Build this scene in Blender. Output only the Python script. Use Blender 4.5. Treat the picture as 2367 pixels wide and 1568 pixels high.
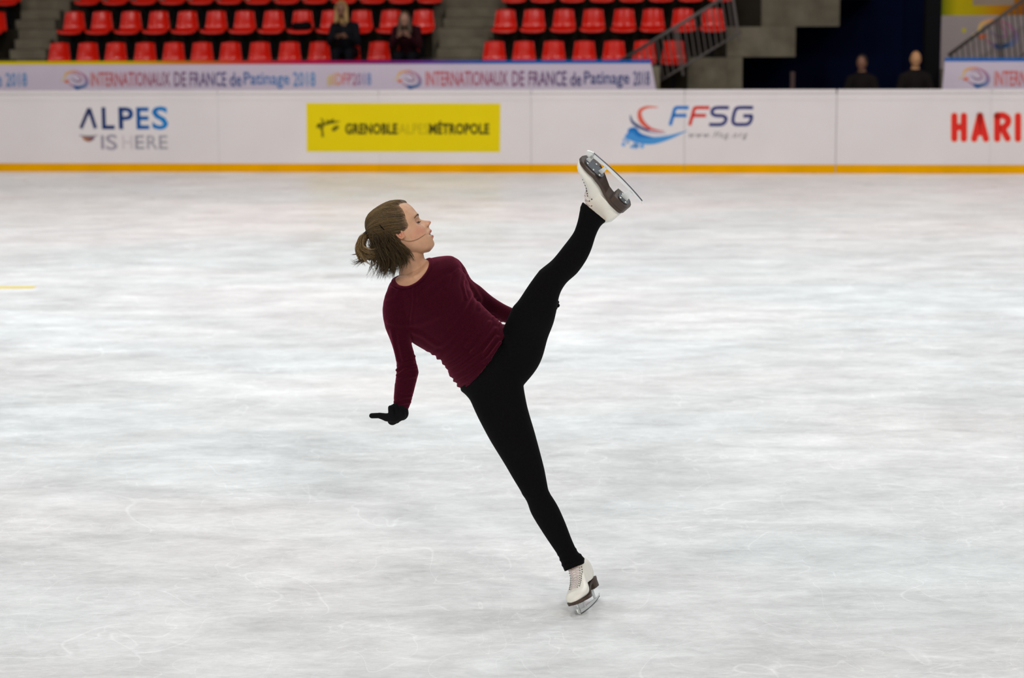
import bpy, math, random
import numpy as np
from mathutils import Vector, Matrix
from mathutils.bvhtree import BVHTree
random.seed(7); rng = np.random.default_rng(7)
for o in list(bpy.data.objects): bpy.data.objects.remove(o)
S = bpy.context.scene
COL = S.collection

# ------------------------------------------------------------------ camera
FPX, CX, CY, HCAM = 4870.0, 1183.5, 784.0, 2.1
PIT, ROL, D0, SL = 0.14703, -0.0042, 30.741, -0.09233
CAM = np.array([0, 0, HCAM])
Fw = np.array([0, math.cos(PIT), -math.sin(PIT)])
_R = np.array([1.0, 0, 0]); _U = np.cross(_R, Fw)
Rt = math.cos(ROL)*_R + math.sin(ROL)*_U
Up = -math.sin(ROL)*_R + math.cos(ROL)*_U
cd = bpy.data.cameras.new('camera'); co = bpy.data.objects.new('camera', cd); COL.objects.link(co)
cd.sensor_width = 36; cd.lens = 36*FPX/2367; cd.clip_end = 200
co.matrix_world = Matrix(((Rt[0], Up[0], -Fw[0], 0), (Rt[1], Up[1], -Fw[1], 0), (Rt[2], Up[2], -Fw[2], HCAM), (0, 0, 0, 1)))
cd.dof.use_dof = True; cd.dof.focus_distance = 7.75; cd.dof.aperture_fstop = 3.6
S.camera = co

# ------------------------------------------------------------------ view, world, lamps
S.view_settings.view_transform = 'Standard'; S.view_settings.look = 'None'
S.view_settings.exposure = -1.62; S.view_settings.gamma = 1; S.view_settings.use_curve_mapping = False
W = bpy.data.worlds.new('world'); S.world = W; W.use_nodes = True
W.node_tree.nodes['Background'].inputs[0].default_value = (0.93, 0.96, 1.0, 1)
W.node_tree.nodes['Background'].inputs[1].default_value = 0.12
def area(name, loc, sx, sy, power, col, tgt=None, spread=180):
    l = bpy.data.lights.new(name, 'AREA'); l.shape = 'RECTANGLE'; l.size = sx; l.size_y = sy
    l.energy = power; l.color = col; l.spread = math.radians(spread)
    o = bpy.data.objects.new(name, l); COL.objects.link(o); o.location = loc
    if tgt is not None:
        o.rotation_euler = (Vector(tgt)-Vector(loc)).to_track_quat('-Z', 'Y').to_euler()
    return o
# rows of flood lamps hung above the rink
for j, y in enumerate((2.0, 9.0, 16.0, 23.0)):
    for i, x in enumerate((-15, -9, -3, 3, 9, 15)):
        area('flood_lamp', (x, y, 11.0), 1.6, 1.6, {2.0: 40, 9.0: 375, 16.0: 880, 23.0: 600}[y]*(1.05 if x < 0 else .95), {2.0: (1.0, .98, .92), 9.0: (.96, .985, .98), 16.0: (.93, .975, 1.0), 23.0: (1.0, .92, .87)}[y], (x, y, 0), 150)
# unseen fill lights added behind the camera to brighten the skater's front
for x in (-12, -5, 3, 10):
    area('near_side_fill', (x, -4.5, 8.0), 2.2, 2.2, 430, (1.0, 0.95, 0.88), (x*.35, 11, 1.2), 100)
# warm lamps over the stand side of the rink
for x in (-12, -4, 4, 12):
    area('stand_lamp', (x, 20.0, 9.5), 0.9, 0.9, 330, (1.0, 0.83, 0.78), (x+1.0, 33, 1.5), 120)

# ------------------------------------------------------------------ geometry of the picture
def ray(px, py): return Fw + Rt*((px-CX)/FPX) + Up*((CY-py)/FPX)
def on_z(px, py, z=0.0):
    d = ray(px, py); t = (z-HCAM)/d[2]; return CAM + d*t
FOOT = on_z(1352, 1410)
Y0 = FOOT[1]
def P(px, py, y=0.0):
    d = ray(px, py); return CAM + d*((Y0+y)/d[1])
a_ = math.atan(SL); EU = np.array([math.cos(a_), math.sin(a_), 0]); EV = np.array([-math.sin(a_), math.cos(a_), 0])
cd.dof.focus_distance = float((P(1200, 800, -.05)-CAM)@Fw)
SO = np.array([0, D0, 0.0]); ZZ = np.array([0, 0, 1.0])
def SU(px, py, v):                       # pixel -> (u,z) on stand-parallel plane at depth v
    d = ray(px, py); t = (v - (CAM-SO)@EV)/(d@EV); p = CAM+d*t-SO; return p@EU, p[2]
def SP(u, v, z): return SO + EU*u + EV*v + ZZ*z

# ------------------------------------------------------------------ materials
def lin(c):
    return tuple(((x/255)/12.92 if x/255 <= .04045 else ((x/255+.055)/1.055)**2.4) for x in c)
MATS = {}
def mat(name, rgb=None, rough=.5, metal=0, spec=.5, sheen=0, sheen_tint=None, attr=None, noise=0, nscale=8, bump=0, bscale=60, stretch=(1,1,1), coat=0, sss=0):
    if name in MATS: return MATS[name]
    m = bpy.data.materials.new(name); m.use_nodes = True; nt = m.node_tree; b = nt.nodes['Principled BSDF']
    b.inputs['Roughness'].default_value = rough; b.inputs['Metallic'].default_value = metal
    b.inputs['Specular IOR Level'].default_value = spec
    if coat: b.inputs['Coat Weight'].default_value = coat; b.inputs['Coat Roughness'].default_value = .15
    if sss:
        b.inputs['Subsurface Weight'].default_value = sss; b.inputs['Subsurface Radius'].default_value = (.012, .005, .003)
        b.inputs['Subsurface Scale'].default_value = 1.0
    if sheen:
        b.inputs['Sheen Weight'].default_value = sheen; b.inputs['Sheen Roughness'].default_value = .45
        if sheen_tint: b.inputs['Sheen Tint'].default_value = (*sheen_tint, 1)
    tc = nt.nodes.new('ShaderNodeTexCoord'); mp = nt.nodes.new('ShaderNodeMapping'); mp.inputs['Scale'].default_value = stretch
    nt.links.new(tc.outputs['Object'], mp.inputs[0])
    src = None
    if attr:
        at = nt.nodes.new('ShaderNodeAttribute'); at.attribute_name = attr; src = at.outputs['Color']
    else:
        b.inputs['Base Color'].default_value = (*rgb, 1)
    if noise:
        n = nt.nodes.new('ShaderNodeTexNoise'); n.inputs['Scale'].default_value = nscale; n.inputs['Detail'].default_value = 6
        nt.links.new(mp.outputs[0], n.inputs['Vector'])
        mr = nt.nodes.new('ShaderNodeMapRange'); mr.inputs[1].default_value = .3; mr.inputs[2].default_value = .7
        mr.inputs[3].default_value = 1-noise; mr.inputs[4].default_value = 1+noise
        nt.links.new(n.outputs['Fac'], mr.inputs[0])
        mx = nt.nodes.new('ShaderNodeVectorMath'); mx.operation = 'SCALE'
        if src: nt.links.new(src, mx.inputs[0])
        else: mx.inputs[0].default_value = rgb
        nt.links.new(mr.outputs[0], mx.inputs['Scale']); nt.links.new(mx.outputs[0], b.inputs['Base Color'])
    elif src: nt.links.new(src, b.inputs['Base Color'])
    if bump:
        n2 = nt.nodes.new('ShaderNodeTexNoise'); n2.inputs['Scale'].default_value = bscale; n2.inputs['Detail'].default_value = 4
        nt.links.new(mp.outputs[0], n2.inputs['Vector'])
        bp = nt.nodes.new('ShaderNodeBump'); bp.inputs['Strength'].default_value = bump; bp.inputs['Distance'].default_value = .01
        nt.links.new(n2.outputs['Fac'], bp.inputs['Height']); nt.links.new(bp.outputs[0], b.inputs['Normal'])
    MATS[name] = m; return m

def ice_material():
    m = bpy.data.materials.new('ice'); m.use_nodes = True; nt = m.node_tree; N = nt.nodes; L = nt.links
    b = N['Principled BSDF']; b.inputs['Roughness'].default_value = .33; b.inputs['Specular IOR Level'].default_value = .4
    tc = N.new('ShaderNodeTexCoord')
    def noise(scale, detail, st, rough=.55, dist=0):
        mp = N.new('ShaderNodeMapping'); mp.inputs['Scale'].default_value = st; L.new(tc.outputs['Object'], mp.inputs[0])
        n = N.new('ShaderNodeTexNoise'); n.inputs['Scale'].default_value = scale; n.inputs['Detail'].default_value = detail
        n.inputs['Roughness'].default_value = rough; n.inputs['Distortion'].default_value = dist
        L.new(mp.outputs[0], n.inputs['Vector']); return n.outputs['Fac']
    def rng_(s, a, c, lo, hi):
        r = N.new('ShaderNodeMapRange'); r.inputs[1].default_value = a; r.inputs[2].default_value = c
        r.inputs[3].default_value = lo; r.inputs[4].default_value = hi; L.new(s, r.inputs[0]); return r.outputs[0]
    def mth(op, a, c):
        q = N.new('ShaderNodeMath'); q.operation = op
        for i, s in enumerate((a, c)):
            if isinstance(s, (int, float)): q.inputs[i].default_value = s
            else: L.new(s, q.inputs[i])
        return q.outputs[0]
    big = rng_(noise(.55, 5, (.8, 1, 1), .6), .3, .7, -.085, .07)
    mid = rng_(noise(2.6, 7, (.6, 1.15, 1), .68, .6), .3, .7, -.12, .09)
    tiny = rng_(noise(46, 6, (.45, 1.15, 1), .8, 1.0), .3, .7, -.07, .07)
    fine = rng_(noise(14, 7, (.5, 1.1, 1), .78, .8), .3, .7, -.085, .085)
    # skate cuts: thin level lines of warped noise
    def cuts(scale, w, st, amp):
        n = noise(scale, 1.5, st, .4, .9)
        d = mth('ABSOLUTE', mth('SUBTRACT', n, .5), 0.0)
        return rng_(d, 0.0, w, amp, 0.0)
    patch = rng_(noise(1.3, 3, (1, 1, 1)), .42, .62, 0, 1)
    c = mth('ADD', cuts(1.1, .0030, (1, 1, 1), .10), cuts(2.3, .0045, (1.4, .7, 1), .09))
    c = mth('ADD', c, mth('MULTIPLY', cuts(5.2, .012, (.8, 1.2, 1), .09), patch))
    c = mth('ADD', c, mth('MULTIPLY', cuts(11.0, .02, (.5, 1.3, 1), .07), patch))
    v = mth('ADD', mth('ADD', mth('ADD', mth('ADD', big, mid), fine), tiny), c)
    v = mth('ADD', v, .77)
    mx = N.new('ShaderNodeVectorMath'); mx.operation = 'SCALE'; hx = N.new('ShaderNodeMix'); hx.data_type = 'RGBA'; hx.inputs['A'].default_value = (1.0, .985, .985, 1); hx.inputs['B'].default_value = (.955, .99, 1.0, 1)
    L.new(rng_(noise(.35, 3, (.6, 1, 1)), .4, .6, 0, 1), hx.inputs['Factor']); L.new(hx.outputs['Result'], mx.inputs[0])
    L.new(v, mx.inputs['Scale']); L.new(mx.outputs[0], b.inputs['Base Color'])
    rr = rng_(noise(3.1, 5, (.7, 1, 1)), .3, .7, .26, .48); L.new(rr, b.inputs['Roughness'])
    bp = N.new('ShaderNodeBump'); bp.inputs['Strength'].default_value = .35; bp.inputs['Distance'].default_value = .01
    L.new(mth('ADD', fine, c), bp.inputs['Height']); L.new(bp.outputs[0], b.inputs['Normal'])
    return m

# ------------------------------------------------------------------ mesh helpers
def tag(o, label=None, cat=None, group=None, kind=None):
    if label: o['label'] = label
    if cat: o['category'] = cat
    if group: o['group'] = group
    if kind: o['kind'] = kind
    return o
def empty(name, loc, label=None, cat=None, group=None, rz=0):
    o = bpy.data.objects.new(name, None); COL.objects.link(o); o.location = Vector(loc); o.rotation_euler = (0, 0, rz)
    o.empty_display_size = .1
    return tag(o, label, cat, group)
def WL(o):
    p = np.array(o.location, dtype=float)
    while o.parent: o = o.parent; p = p + np.array(o.location, dtype=float)
    return p
class MB:
    def __init__(s): s.v = []; s.f = []; s.c = []
    def add(s, v, f, col=None):
        n = len(s.v); s.v += [tuple(map(float, p)) for p in v]; s.f += [tuple(i+n for i in q) for q in f]
        s.c += [col]*len(v) if not isinstance(col, list) else col
    def box(s, x0, x1, y0, y1, z0, z1, col=None, fn=None):
        v = [(x, y, z) for z in (z0, z1) for y in (y0, y1) for x in (x0, x1)]
        if fn: v = [fn(*p) for p in v]
        s.add(v, [(0, 2, 3, 1), (4, 5, 7, 6), (0, 1, 5, 4), (2, 6, 7, 3), (0, 4, 6, 2), (1, 3, 7, 5)], col)
    def tube(s, pts, r, n=8, col=None, cap=True):
        pts = [np.array(p, float) for p in pts]; m = len(pts)
        rs = r if hasattr(r, '__len__') else [r]*m
        vs = []; prev = None
        for i in range(m):
            t = pts[min(i+1, m-1)] - pts[max(i-1, 0)]; t /= (np.linalg.norm(t)+1e-12)
            if prev is None:
                a = np.array([0, 0, 1.]) if abs(t[2]) < .9 else np.array([1., 0, 0]); e = np.cross(t, a)
            else: e = prev - t*(prev@t)
            e /= (np.linalg.norm(e)+1e-12); prev = e; g = np.cross(t, e)
            for k in range(n):
                a = 2*math.pi*k/n; vs.append(pts[i]+rs[i]*(math.cos(a)*e+math.sin(a)*g))
        fs = [(i*n+k, i*n+(k+1) % n, (i+1)*n+(k+1) % n, (i+1)*n+k) for i in range(m-1) for k in range(n)]
        if cap: fs += [tuple(range(n-1, -1, -1)), tuple((m-1)*n+k for k in range(n))]
        s.add(vs, fs, col)
    def ball(s, c, r, axes=None, n=14, col=None):
        c = np.array(c, float); r = np.array(r if hasattr(r, '__len__') else [r]*3, float)
        A = np.eye(3) if axes is None else np.array(axes)
        vs = [c+r[2]*A[2]]; 
        for i in range(1, n):
            th = math.pi*i/n
            for k in range(2*n):
                ph = math.pi*k/n
                vs.append(c + r[0]*math.sin(th)*math.cos(ph)*A[0]+r[1]*math.sin(th)*math.sin(ph)*A[1]+r[2]*math.cos(th)*A[2])
        vs.append(c-r[2]*A[2]); m = 2*n; fs = [(0, 1+k, 1+(k+1) % m) for k in range(m)]
        fs += [(1+i*m+k, 1+(i+1)*m+k, 1+(i+1)*m+(k+1) % m, 1+i*m+(k+1) % m) for i in range(n-2) for k in range(m)]
        e = len(vs)-1; fs += [(e, 1+(n-2)*m+(k+1) % m, 1+(n-2)*m+k) for k in range(m)]
        s.add(vs, fs, col)
    def capsule(s, p, q, r0, r1, n=12, col=None):          # rounded cone
        p = np.array(p, float); q = np.array(q, float); t = q-p; L = np.linalg.norm(t)+1e-9; t /= L
        pts = []; rs = []
        for k in range(5): a = math.pi/2*(1-k/5); pts.append(p-t*r0*math.sin(a)); rs.append(max(r0*math.cos(a), r0*.02))
        pts.append(p); rs.append(r0); pts.append(q); rs.append(r1)
        for k in range(1, 6): a = math.pi/2*k/5; pts.append(q+t*r1*math.sin(a)); rs.append(max(r1*math.cos(a), r1*.02))
        s.tube(pts, rs, n, col)
    def build(s, name, m, parent=None, smooth=False, bevel=0, sub=0, local=False):
        off = np.zeros(3) if (parent is None or local) else WL(parent)
        me = bpy.data.meshes.new(name); me.from_pydata([tuple(np.array(p)-off) for p in s.v], [], s.f); me.update()
        if any(c is not None for c in s.c):
            ca = me.color_attributes.new('Col', 'FLOAT_COLOR', 'POINT')
            arr = np.array([(*c, 1) if c is not None else (1, 1, 1, 1) for c in s.c], dtype=np.float32).ravel(); ca.data.foreach_set('color', arr)
        me.materials.append(m)
        if smooth: me.shade_smooth()
        o = bpy.data.objects.new(name, me); COL.objects.link(o)
        if parent: o.parent = parent
        if bevel:
            b = o.modifiers.new('b', 'BEVEL'); b.width = bevel; b.segments = 2; b.limit_method = 'ANGLE'
        if sub:
            q = o.modifiers.new('s', 'SUBSURF'); q.levels = sub; q.render_levels = sub
        return o
def remesh(mb, vox, smooth=4):
    me = bpy.data.meshes.new('t'); me.from_pydata(mb.v, [], mb.f); me.update()
    o = bpy.data.objects.new('t', me); COL.objects.link(o)
    r = o.modifiers.new('r', 'REMESH'); r.mode = 'VOXEL'; r.voxel_size = vox; r.adaptivity = 0
    if smooth: s = o.modifiers.new('s', 'SMOOTH'); s.factor = .5; s.iterations = smooth
    dg = bpy.context.evaluated_depsgraph_get(); dg.update()
    m2 = bpy.data.meshes.new_from_object(o.evaluated_get(dg))
    n = len(m2.vertices); V = np.zeros(n*3); m2.vertices.foreach_get('co', V); V = V.reshape(-1, 3)
    F = [tuple(p.vertices) for p in m2.polygons]
    nor = np.zeros(n*3); m2.vertex_normals.foreach_get('vector', nor); nor = nor.reshape(-1, 3)
    bpy.data.objects.remove(o); bpy.data.meshes.remove(me); bpy.data.meshes.remove(m2)
    return V, F, nor
def finish(name, V, F, m, parent, col=None, smooth=True):
    off = WL(parent) if parent else np.zeros(3)
    me = bpy.data.meshes.new(name); me.from_pydata((V-off).tolist(), [], F); me.update()
    if col is not None:
        ca = me.color_attributes.new('Col', 'FLOAT_COLOR', 'POINT')
        ca.data.foreach_set('color', np.hstack([col, np.ones((len(V), 1))]).astype(np.float32).ravel())
    me.materials.append(m)
    if smooth: me.shade_smooth()
    o = bpy.data.objects.new(name, me); COL.objects.link(o)
    if parent: o.parent = parent
    return o
def cr(A, sub=4):                                          # Catmull-Rom rows
    A = np.array(A, float); out = []
    for i in range(len(A)-1):
        p0, p1, p2, p3 = A[max(i-1, 0)], A[i], A[i+1], A[min(i+2, len(A)-1)]
        for k in range(sub):
            t = k/sub; out.append(.5*((2*p1)+(p2-p0)*t+(2*p0-5*p1+4*p2-p3)*t*t+(3*p1-p0-3*p2+p3)*t**3))
    out.append(A[-1]); return np.array(out)
def loft(mb, secs, n=36, sub=4, shrink=1.0, ratio_mul=1.0):
    """secs: (ax,ay,bx,by, y, depth ratio, tilt) - two outline points of a limb section, its place in depth, its thickness"""
    secs = [tuple(s)+(0,)*(7-len(s)) for s in secs]
    rows = cr(secs, sub); rings = []
    cen = []
    for r in rows:
        A = P(r[0], r[1], r[4]); B = P(r[2], r[3], r[4]); cen.append((A+B)/2)
    for i, r in enumerate(rows):
        A = P(r[0], r[1], r[4]); B = P(r[2], r[3], r[4]); C = (A+B)/2; E = (B-A)/2
        V = C-CAM; V /= np.linalg.norm(V); h = np.linalg.norm(E)
        T = cen[min(i+1, len(cen)-1)]-cen[max(i-1, 0)]; T /= np.linalg.norm(T)+1e-9
        D = V*h*r[5]*ratio_mul + T*r[6]
        rings.append([C+shrink*(math.cos(a)*E+math.sin(a)*D) for a in np.linspace(0, 2*math.pi, n, endpoint=False)])
    vs = [p for g in rings for p in g]; m = len(rings)
    fs = [(i*n+k, i*n+(k+1) % n, (i+1)*n+(k+1) % n, (i+1)*n+k) for i in range(m-1) for k in range(n)]
    vs += [np.mean(rings[0], 0), np.mean(rings[-1], 0)]; e = len(vs)
    fs += [(e-2, (k+1) % n, k) for k in range(n)] + [(e-1, (m-1)*n+k, (m-1)*n+(k+1) % n) for k in range(n)]
    mb.add(vs, fs)
def project(V):
    d = V-CAM; z = d@Fw; return np.stack([CX+FPX*(d@Rt)/z, CY-FPX*(d@Up)/z], 1)

M_white = mat('white_board_plastic', (.60, .58, .59), .45, spec=.25, noise=.03, nscale=1.2)
M_kick = mat('yellow_kick_plastic', (.66, .32, .0), .8, spec=.0, noise=.05, nscale=3)
M_conc = mat('concrete', (.145, .132, .098), .95, spec=.1, noise=.25, nscale=3, bump=.4, bscale=18)
M_dark = mat('dark_riser_tone', (.020, .017, .012), .9, spec=.1, noise=.2, nscale=4)
M_navy = mat('navy_wall', (.002, .006, .032), .9, spec=.1, noise=.15, nscale=1)
M_black = mat('black_paint', (.004, .004, .005), .85, spec=.08)
M_red = mat('red_seat_plastic', (.60, .010, .002), .2, spec=.3, noise=.06, nscale=6)
M_steel_d = mat('dark_steel_rail', (.10, .09, .085), .5, metal=.3)
M_print = mat('printed_vinyl', attr='Col', rough=.6, spec=.12, noise=.02, nscale=3)

# ------------------------------------------------------------------ setting: ice, tiers, walls
mb = MB(); mb.add([(-30, -3, 0), (30, -3, 0), (30, 34, 0), (-30, 34, 0)], [(0, 1, 2, 3)])
mb.add([(-30, -3, -.3), (30, -3, -.3), (30, 34, -.3), (-30, 34, -.3)], [(3, 2, 1, 0)])
o = mb.build('floor', ice_material()); tag(o, 'white rink ice marked with skate cuts', kind='structure')

VP = 1.8                                             # depth of the stand's front parapet
VR = [3.25, 4.10, 4.95, 5.80]                        # risers behind the seat rows
def zat(py, v, px=1183): return SU(px, py, v)[1]
T0 = 1.10; T1 = zat(134, VR[0], 1600); T2 = zat(62, VR[1], 1700); T3 = T2+(T2-T1); T4 = T3+(T2-T1)
uR = [SU(1522, 150, VP)[0], SU(1716, 170, VR[0])[0], SU(1839, 100, VR[1])[0], SU(1941, 30, VR[2])[0], SU(2040, 0, VR[3])[0]]
UL = -20.0
def sbox(mb, u0, u1, v0, v1, z0, z1, col=None): mb.box(u0, u1, v0, v1, z0, z1, col, fn=SP)
mb = MB(); sbox(mb, UL, uR[1], VP+.15, 9.0, 0.002, T0)
tag(mb.build('concrete_tier', M_conc), 'lowest concrete tier of the stand, behind the printed banner', kind='structure')
for k, (za, zb) in enumerate(((T0, T1), (T1, T2), (T2, T3), (T3, T4))):
    mb = MB(); sbox(mb, UL, uR[k+1], VR[k], 9.0, za+.001, zb)
    tag(mb.build('concrete_tier', M_conc), ['second', 'third', 'fourth', 'fifth'][k]+' concrete tier of the stand counted from the rink', kind='structure')
mb = MB(); sbox(mb, UL, uR[0]+.02, VP, VP+.15, 0.002, 1.50)
tag(mb.build('wall_parapet', M_conc), kind='structure')
mb = MB(); sbox(mb, -28, 28, 9.0, 9.2, 0, 9)
tag(mb.build('wall_back', M_navy), kind='structure')
# navy tunnel walls
uT0 = SU(2142, 100, VP)[0]; uT1 = SU(2176, 100, VP)[0]
mb = MB(); sbox(mb, uR[1]+.002, uT1, 8.3, 8.5, 0, 6)
tag(mb.build('wall_tunnel', M_navy), kind='structure')
# black column at the tunnel's right edge
mb = MB(); sbox(mb, uT0, uT1, VP+.2, VP+.55, 0.002, 6)
tag(mb.build('column', M_black), 'black column between the dark tunnel and the large yellow topped banner', 'column')
# thin dark sheets added over the risers behind each block of seats
def px_u(px, py, v): return SU(px, py, v)[0]
AIS = [(36, 132), (1012, 1112)]
rows_v = [2.85, 3.70, 4.55]; rows_top = [T0, T1, T2]; rows_z = [95, 25, -45]
n = 0
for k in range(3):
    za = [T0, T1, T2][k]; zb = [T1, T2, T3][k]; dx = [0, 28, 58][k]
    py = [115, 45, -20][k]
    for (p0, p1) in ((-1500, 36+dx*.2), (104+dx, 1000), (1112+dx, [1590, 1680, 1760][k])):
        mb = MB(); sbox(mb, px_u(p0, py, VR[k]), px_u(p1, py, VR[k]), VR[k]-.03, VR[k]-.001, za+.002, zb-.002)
        tag(mb.build('dark_riser_sheet', M_dark), kind='structure')
# aisle steps: one half-height step in front of each riser
for a, (nm, p) in enumerate((('left', (30, 104)), ('middle', (1004, 1112)))):
    r = empty('aisle_steps', SP(px_u(p[0], 100, VR[0]), 2.5, T0), 'narrow concrete steps '+('at the far left of the stand' if a == 0 else 'between the two large blocks of red seats'), 'steps')
    for k in range(3):
        za = [T0, T1, T2][k]; zb = [T1, T2, T3][k]; dx = [0, 26, 52][k]
        for q in range(2):
            mb = MB(); sbox(mb, px_u(p[0]+dx*.6, 80, VR[k]), px_u(p[1]+dx*.9, 80, VR[k]), VR[k]-.56+.28*q, VR[k]-.035, za+.003+(zb-za)/3*q, za+(zb-za)/3*(q+1))
            mb.build('step', M_conc, r, bevel=.01)

# ------------------------------------------------------------------ rink boards
ZB = 1.2
seams = [-1660, -960, -260, 505, 876, 1228, 1582, 1933, 2290, 2700, 3400]
desc = ['plain white rink board panel second left of the lettering, beyond the picture edge', 'plain white rink board panel just left of the picture edge', 'white rink board panel at the far left, carrying the two line lettering', 'white rink board panel behind the left half of the yellow sign',
        'white rink board panel behind the right half of the yellow sign', 'white rink board panel directly behind the raised skate',
        'white rink board panel with the four italic capitals', 'plain white rink board panel below the dark tunnel',
        'white rink board panel at the right edge with big red capitals', 'plain white rink board panel just right of the picture edge']
def bu(px): return SU(px, 300, 0)[0]
kz = [SU(0, 376, 0)[1], SU(2367, 380.5, 0)[1]]; KH = .123
for i in range(len(seams)-1):
    g_ = lambda x: {1933: .007, 1582: .002, 1228: .0015}.get(x, .0006)
    u0, u1 = bu(seams[i])+g_(seams[i]), bu(seams[i+1])-g_(seams[i+1])
    r = empty('rink_board', SP(u0, 0, 0), desc[i], 'rink board', 'white boards around the ice')
    mb = MB(); sbox(mb, u0, u1, 0, .05, KH, ZB-.06); mb.build('panel', M_white, r, bevel=.003)
    mb = MB(); sbox(mb, u0, u1, -.012, .06, 0.001, KH-.001); k_ = mb.build('kick_strip', M_kick, r, bevel=.003); k_['label'] = 'yellow kick strip'
    mb = MB(); sbox(mb, u0, u1, -.012, .09, ZB-.059, ZB); mb.build('top_rail', M_white, r, bevel=.012)
    if seams[i] == 1933:
        mb = MB(); sbox(mb, u0-.013, u0-.001, .0005, .05, .002, ZB-.06); mb.build('joint_strip', mat('grey_joint', (.42, .40, .41), .7, spec=.1), r)
    mb = MB(); sbox(mb, u0, u1, -.004, -.0005, ZB-.155, ZB-.145); mb.build('ledge', M_white, r)

# ------------------------------------------------------------------ writing and marks
def text_mesh(mb, s, box, v, col, shear=0, off=.02, thick=.002, colfn=None, spacing=1.0, res=3):
    """box in photo pixels (x0,y0,x1,y1) laid on the stand-parallel plane at depth v"""
    c = bpy.data.curves.new('t', 'FONT'); c.body = s; c.size = 1; c.shear = shear; c.offset = off; c.space_character = spacing
    c.resolution_u = res; c.fill_mode = 'FRONT'; c.extrude = 0
    o = bpy.data.objects.new('t', c); COL.objects.link(o)
    dg = bpy.context.evaluated_depsgraph_get(); dg.update(); me = bpy.data.meshes.new_from_object(o.evaluated_get(dg))
    V = np.zeros(len(me.vertices)*3); me.vertices.foreach_get('co', V); V = V.reshape(-1, 3); F = [tuple(p.vertices) for p in me.polygons]
    bpy.data.objects.remove(o); bpy.data.curves.remove(c); bpy.data.meshes.remove(me)
    lo, hi = V.min(0), V.max(0)
    x0, y0, x1, y1 = box
    ua, za = SU(x0, y1, v); ub, zb = SU(x1, y0, v); ub2, _ = SU(x1, y1, v)
    out = []; cols = []
    for p in V:
        fx = (p[0]-lo[0])/(hi[0]-lo[0]); fy = (p[1]-lo[1])/(hi[1]-lo[1])
        out.append(SP(ua+(ub-ua)*fx, v-thick, za+(zb-za)*fy)); cols.append(tuple(colfn(x0+(x1-x0)*fx, fy)) if colfn else tuple(col))
    mb.add(out, F, cols)
def poly(mb, pts, v, col, thick=.002):
    vs = [SP(*[SU(x, y, v)[0], v-thick, SU(x, y, v)[1]]) for x, y in pts]; mb.add(vs, [tuple(range(len(vs)))], col)
def swoosh(mb, pts, ws, v, c0, c1=None, thick=.002, sub=8):
    rows = cr([(*p, w) for p, w in zip(pts, ws)], sub); vs = []; cols = []; c1 = c1 or c0; m = len(rows)
    for i, (x, y, w) in enumerate(rows):
        d = rows[min(i+1, m-1)][:2]-rows[max(i-1, 0)][:2]; d /= np.linalg.norm(d)+1e-9; nx, ny = -d[1], d[0]
        for sgn in (-1, 1):
            u, z = SU(x+sgn*nx*w/2, y+sgn*ny*w/2, v); vs.append(SP(u, v-thick, z))
            t = i/(m-1); cols.append(tuple(np.array(c0)*(1-t)+np.array(c1)*t))
    mb.add(vs, [(2*i, 2*i+1, 2*i+3, 2*i+2) for i in range(m-1)], cols)
def mixf(stops):
    xs = [s[0] for s in stops]; cs = np.array([lin(s[1]) for s in stops])
    return lambda x, fy=0: [np.interp(x, xs, cs[:, i]) for i in range(3)]
WH = (.80, .785, .80)
def sign(name, px, label): 
    return empty(name, SP(bu(px), 0, .6), label, 'sign')
# two line lettering
r = sign('board_lettering', 280, 'blue capitals over pale grey capitals on the white boards, far left')
mb = MB(); g = mixf([(180, (62, 62, 88)), (215, (28, 48, 95)), (290, (20, 52, 105)), (330, (8, 84, 150)), (390, (15, 120, 185))])
swoosh(mb, [(187, 297), (206, 251)], [8.5, 9], 0, g(190), g(205)); swoosh(mb, [(206, 251), (221, 297)], [9, 8.5], 0, g(205), g(221))
for ch, bx in (('L', (236, 248, 264, 299)), ('P', (275, 248, 308, 299)), ('E', (316, 248, 344, 299)), ('S', (352, 246, 388, 300))):
    text_mesh(mb, ch, bx, 0, None, off=.022, colfn=g)
mb.build('lettering', M_print, r)
mb = MB()
for ch, bx, c in (('I', (234, 313, 240, 345), (138, 134, 146)), ('S', (245, 311, 271, 347), (142, 138, 150)), ('H', (283, 313, 306, 345), (186, 178, 184)),
                  ('E', (313, 313, 333, 345), (140, 138, 148)), ('R', (340, 313, 364, 345), (150, 148, 156)), ('E', (368, 313, 387, 345), (144, 142, 152))):
    text_mesh(mb, ch, bx, 0, lin(c), off=.014)
q = mb.build('lettering', M_print, r); q['label'] = 'pale grey capitals of the lower line'
mb = MB(); swoosh(mb, [(183, 313), (204, 316), (226, 313)], [2, 5, 2], 0, lin((120, 110, 120)))
swoosh(mb, [(190, 319), (205, 323), (219, 319)], [3, 10, 3], 0, lin((175, 115, 60)), lin((70, 60, 95))); mb.build('emblem', M_print, r)
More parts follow.
